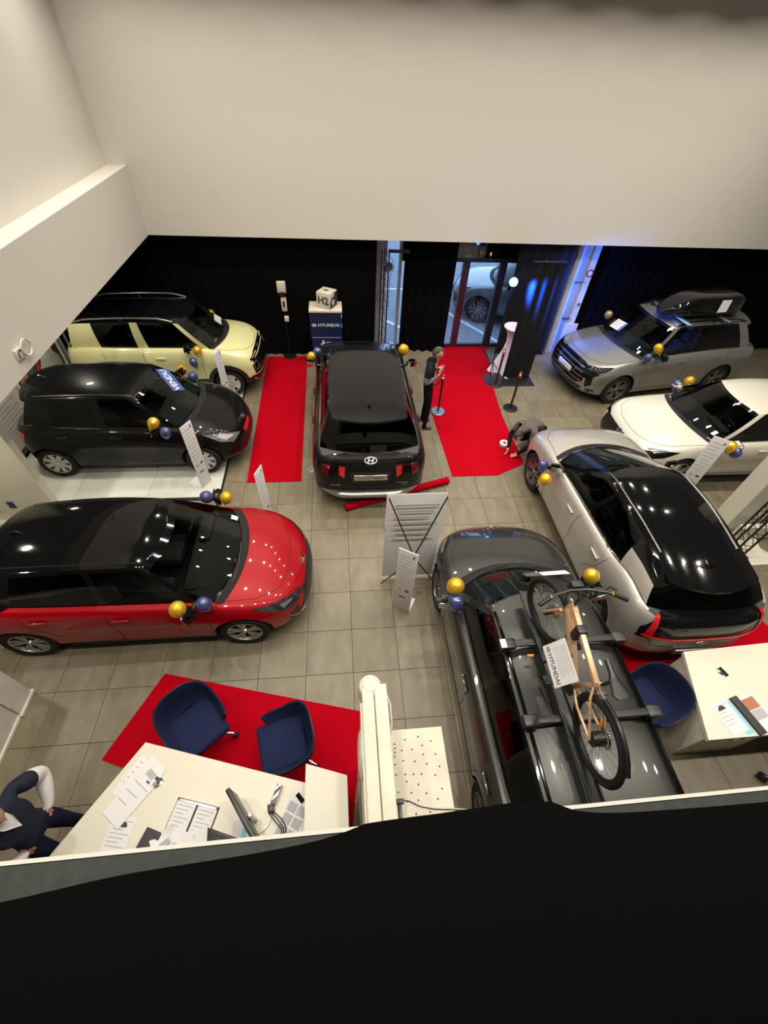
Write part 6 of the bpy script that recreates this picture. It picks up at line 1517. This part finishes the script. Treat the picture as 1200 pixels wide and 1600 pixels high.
# ------------------------------------------------------------ people
def figure(name, label, loc, rz, J, mats, headdir, headpos, hair, rad=1.0, glasses=False, curl=.5, am=1.0):
    """J: joints in local coordinates; one skinned surface grown over the skeleton"""
    r = thing(name, label, 'person', loc, rz)
    V = []; E = []; RR = []; bone = []
    def v(p, rd): V.append(Vector(p)); RR.append(rd if isinstance(rd, tuple) else (rd, rd)); return len(V) - 1
    def lerp(a, b, t): return Vector(a) * (1 - t) + Vector(b) * t
    pel = v(J['pelvis'], (.145, .105)); wa = v(J['waist'], (.14, .10)); ch = v(J['chest'], (.165, .115)); nb = v(J['neck'], .065); nt = v(J['skull'], .055)
    E += [(pel, wa), (wa, ch), (ch, nb), (nb, nt)]
    seg = [(J['pelvis'], J['waist'], 'hip'), (J['waist'], J['neck'], 'torso'), (J['neck'], J['skull'], 'skin')]
    for s in ('L', 'R'):
        sh = v(J['sh' + s], .068 * am); el = v(J['el' + s], .050 * am); wr = v(J['wr' + s], .033 * am)
        um = v(lerp(J['sh' + s], J['el' + s], .5), .060 * am); fm = v(lerp(J['el' + s], J['wr' + s], .4), .050 * am)
        E += [(ch, sh), (sh, um), (um, el), (el, fm), (fm, wr)]
        seg += [(J['chest'], J['sh' + s], 'torso'), (J['sh' + s], J['el' + s], 'arm'), (J['el' + s], J['wr' + s], 'arm')]
        W_ = Vector(J['wr' + s]); d = Vector(J['hd' + s]) - W_; d.normalize(); side = d.orthogonal().normalized() if 'pn' + s not in J else Vector(J['pn' + s]).cross(d).normalized(); nrm = side.cross(d)
        pm = v(W_ + d * .06, (.038, .022)); E.append((wr, pm)); seg.append((W_ + d * .01, W_ + d * .2, 'skin'))
        for k, (o, l) in enumerate(((-.030, .072), (-.010, .082), (.010, .076), (.030, .060))):
            b = v(W_ + d * .10 + side * o, .0105); c_ = v(W_ + d * (.10 + l * .5) + side * o * 1.1 + nrm * l * .25 * curl, .0095); e_ = v(W_ + d * (.10 + l * .85) + side * o * 1.1 + nrm * l * .8 * curl, .008)
            E += [(pm, b), (b, c_), (c_, e_)]
        b = v(W_ + d * .045 - side * .038, .012); c_ = v(W_ + d * .085 - side * .055 + nrm * .02, .0105); E += [(pm, b), (b, c_)]
        hp = v(J['hip' + s], (.088, .088)); th = v(lerp(J['hip' + s], J['kn' + s], .5), .074); kn = v(J['kn' + s], .056); cf = v(lerp(J['kn' + s], J['an' + s], .35), .055); an = v(J['an' + s], .038); 
        E += [(pel, hp), (hp, th), (th, kn), (kn, cf), (cf, an)]
        A = Vector(J['an' + s]); tdir = Vector(J.get('toe' + s, (1, 0, 0))); heel = v(A - tdir * .03 + Vector((0, 0, -.045)), .036); ball = v(A + tdir * .11 + Vector((0, 0, -.055)), (.040, .028)); tip = v(A + tdir * .17 + Vector((0, 0, -.058)), (.03, .022))
        E += [(an, heel), (heel, ball), (ball, tip)]
        seg += [(J['hip' + s], J['kn' + s], 'leg'), (J['kn' + s], J['an' + s], 'leg'), (J['pelvis'], J['hip' + s], 'leg'), (A + Vector((0, 0, -.04)), A + tdir * .17 + Vector((0, 0, -.05)), 'shoe')]
    me = bpy.data.meshes.new('skel'); me.from_pydata(V, E, [])
    o = bpy.data.objects.new('skel', me); COL.objects.link(o)
    md = o.modifiers.new('skin', 'SKIN'); md.use_smooth_shade = True; md.branch_smoothing = .4
    for i, sv in enumerate(me.skin_vertices[0].data): sv.radius = (RR[i][0] * rad, RR[i][1] * rad); sv.use_root = (i == 0)
    sb = o.modifiers.new('sub', 'SUBSURF'); sb.levels = 2; sb.render_levels = 2
    dg = _dg(); dg.update(); bme = bpy.data.meshes.new_from_object(o.evaluated_get(dg)); bpy.data.objects.remove(o); bme.name = 'body'
    order = ['skin', 'torso', 'arm', 'hip', 'leg', 'shoe']; bme.materials.clear()
    for k in order: bme.materials.append(M[mats[k]])
    def dist(p, a, b): a = Vector(a); b = Vector(b); ab = b - a; t = max(0, min(1, (p - a).dot(ab) / max(ab.length_squared, 1e-9))); return (p - a - ab * t).length
    wt = {'torso': .16, 'hip': .12, 'skin': .035, 'arm': .045, 'leg': .065, 'shoe': .03}
    for f in bme.polygons:
        c = f.center; best = min(seg, key=lambda q: dist(c, q[0], q[1]) - wt[q[2]]); f.material_index = order.index(best[2]); f.use_smooth = True
    # head joined to the same mesh
    hd = Vector(headdir).normalized(); up = Vector(J.get('headup', (0, 0, 1))); up = (up - hd * up.dot(hd)).normalized(); lf = up.cross(hd)
    H = Matrix(((hd.x, lf.x, up.x, headpos[0]), (hd.y, lf.y, up.y, headpos[1]), (hd.z, lf.z, up.z, headpos[2]), (0, 0, 0, 1)))
    bm = bmesh.new(); bmesh.ops.create_uvsphere(bm, u_segments=28, v_segments=20, radius=1)
    for q in bm.verts:
        x, y, z = q.co; jaw = 1 - .28 * max(0, -z) ** 1.5
        X = x * .098 * (1 if x > 0 else 1.02); Y = y * .076 * jaw; Z = z * .118
        if x > 0: X *= 1 - .10 * max(0, z) ** 2; X -= .012 * max(0, -z) * 0
        nose = math.exp(-((y / .16) ** 2) - ((z + .12) / .20) ** 2) if x > 0 else 0
        X += .026 * nose; brow = math.exp(-((z - .16) / .07) ** 2) * (x > .5) * .005; X += brow
        eye = math.exp(-(((abs(y) - .34) / .14) ** 2) - ((z - .02) / .08) ** 2) if x > 0 else 0; X -= .010 * eye
        lip = math.exp(-((y / .25) ** 2) - ((z + .48) / .05) ** 2) if x > 0 else 0; X += .006 * lip
        chin = math.exp(-((y / .3) ** 2) - ((z + .82) / .12) ** 2) if x > 0 else 0; X += .012 * chin
        q.co = H @ Vector((X, Y, Z))
    for f in bm.faces: f.smooth = True; f.material_index = 0
    for sgn in (1, -1):
        rr = bmesh.ops.create_uvsphere(bm, u_segments=10, v_segments=8, radius=1)
        for q in rr['verts']: q.co = H @ Vector((q.co.x * .018 - .006, q.co.y * .009 + sgn * .077, q.co.z * .032 - .005))
    bm2 = bmesh.new(); bm2.from_mesh(bme); tmp = bpy.data.meshes.new('t'); bm.to_mesh(tmp); bm.free(); bm2.from_mesh(tmp); bm2.to_mesh(bme); bm2.free()
    for p in bme.polygons: p.use_smooth = True
    link('body', bme, r)
    if hair:
        bm = bmesh.new(); bmesh.ops.create_uvsphere(bm, u_segments=28, v_segments=20, radius=1)
        for q in bm.verts: q.co = Vector((q.co.x * .104 - .004, q.co.y * .083, q.co.z * .124 + .004))
        bmesh.ops.delete(bm, geom=[q for q in bm.verts if q.co.z < -.055 or (q.co.x > .01 and q.co.z < .085) or (q.co.x > -.02 and q.co.z < .01)], context='VERTS')
        for f in bm.faces: f.smooth = True
        MB().mat(hair).addbm(bm, H).build('hair', None, r, 80)
    for sgn in (1, -1):
        MB().mat('paper').ball((.082, sgn * .028, .002), .010, .012, .008, 10, 8, H).build('eye', None, r, 80)
        MB().mat('inkd').ball((.0905, sgn * .028, .002), .003, .005, .005, 8, 6, H).build('pupil', None, r, 80)
    MB().mat('redring').ball((.094, 0, -.056), .006, .022, .004, 10, 6, H).build('mouth', None, r, 80)
    if glasses:
        m = MB().mat('black')
        for sgn in (1, -1): m.tube([H @ Vector((.104, sgn * .033 + .026 * cos(a * pi / 6), .002 + .018 * sin(a * pi / 6))) for a in range(12)], .002, 4, True); m.tube([H @ Vector((.104, sgn * .06, .005)), H @ Vector((0, sgn * .083, .005))], .002, 4)
        m.build('glasses', None, r)
    return r, H
st = dict(pelvis=(0, 0, .93), waist=(-.02, 0, 1.10), chest=(-.01, 0, 1.32), neck=(.02, 0, 1.47), skull=(.05, 0, 1.54),
    shL=(-.02, .19, 1.40), elL=(.02, .27, 1.12), wrL=(.16, .14, 1.24), hdL=(.24, .06, 1.30), shR=(-.03, -.19, 1.40), elR=(-.10, -.25, 1.12), wrR=(.11, -.17, 1.24), hdR=(.17, -.11, 1.33),
    hipL=(0, .095, .90), knL=(.02, .11, .50), anL=(-.02, .15, .085), hipR=(0, -.095, .90), knR=(.03, -.12, .50), anR=(0, -.14, .085))
man, H = figure('person', 'man in a black vest and grey sleeves standing beside the black SUV', (1.70, 7.32, 0), radians(-5), st, dict(skin='skin', torso='bvest', arm='gsleeve', hip='bpants', leg='bpants', shoe='shoe'), (.9, -.05, -.42), (.09, 0, 1.62), 'hair_grey', 1.15, True)
MB().mat('bvest').lathe([(.062, 0), (.075, .02), (.07, .05), (.06, .05)], 18, rotm(0, .3, 0, (.015, 0, 1.45))).build('collar', None, man)
cr = dict(pelvis=(-.38, 0, .52), waist=(-.26, 0, .60), chest=(-.02, 0, .62), neck=(.16, 0, .58), skull=(.22, 0, .54),
    shL=(.06, .19, .58), elL=(.16, .22, .33), wrL=(.24, .10, .12), hdL=(.28, .04, .04), shR=(.06, -.19, .58), elR=(.15, -.24, .32), wrR=(.26, -.14, .12), hdR=(.33, -.10, .04),
    hipL=(-.38, .10, .48), knL=(-.05, .15, .30), anL=(-.36, .14, .085), hipR=(-.38, -.10, .48), knR=(-.10, -.14, .14), anR=(-.46, -.13, .11), headup=(.8, 0, .6))
figure('person', 'crouching dark-haired person in a grey-brown jumper bending over the red carpet', (3.56, 6.42, .01), radians(213), cr, dict(skin='skin', torso='jumper', arm='bvest', hip='jumper', leg='bpants', shoe='shoe'), (.55, 0, -.83), (.29, 0, .50), 'hair_dark', 1.0)
dk = dict(pelvis=(0, 0, .95), waist=(.0, 0, 1.12), chest=(.0, 0, 1.34), neck=(.0, 0, 1.49), skull=(.03, 0, 1.56),
    shL=(-.01, .21, 1.42), elL=(-.04, .38, 1.16), wrL=(.05, .19, .99), hdL=(.03, .10, .92), shR=(-.01, -.21, 1.42), elR=(-.04, -.38, 1.16), wrR=(.05, -.19, .99), hdR=(.03, -.10, .92),
    hipL=(0, .095, .92), knL=(.03, .12, .50), anL=(.0, .15, .085), hipR=(0, -.095, .92), knR=(.05, -.12, .50), anR=(.04, -.14, .085))
sel, H = figure('person', 'person in a navy knit vest over a white shirt standing beside the white desk', (-2.68, .64, 0), radians(-8), dk, dict(skin='skin', torso='vest', arm='shirt', hip='trousers', leg='trousers', shoe='shoe'), (.8, .1, -.5), (.06, 0, 1.64), 'hair_dark', 1.08, am=1.25)
MB().mat('shirt').add([(.055, .06, 1.47), (.055, -.06, 1.47), (.135, 0, 1.33), (.09, .05, 1.43), (.09, -.05, 1.43)], [(0, 3, 2), (0, 2, 1), (1, 2, 4)]).build('shirt_front', None, sel, None)
MB().mat('shirt').lathe([(.06, 0), (.078, .015), (.066, .05), (.058, .05)], 18, rotm(0, .25, 0, (.0, 0, 1.465))).build('collar', None, sel)
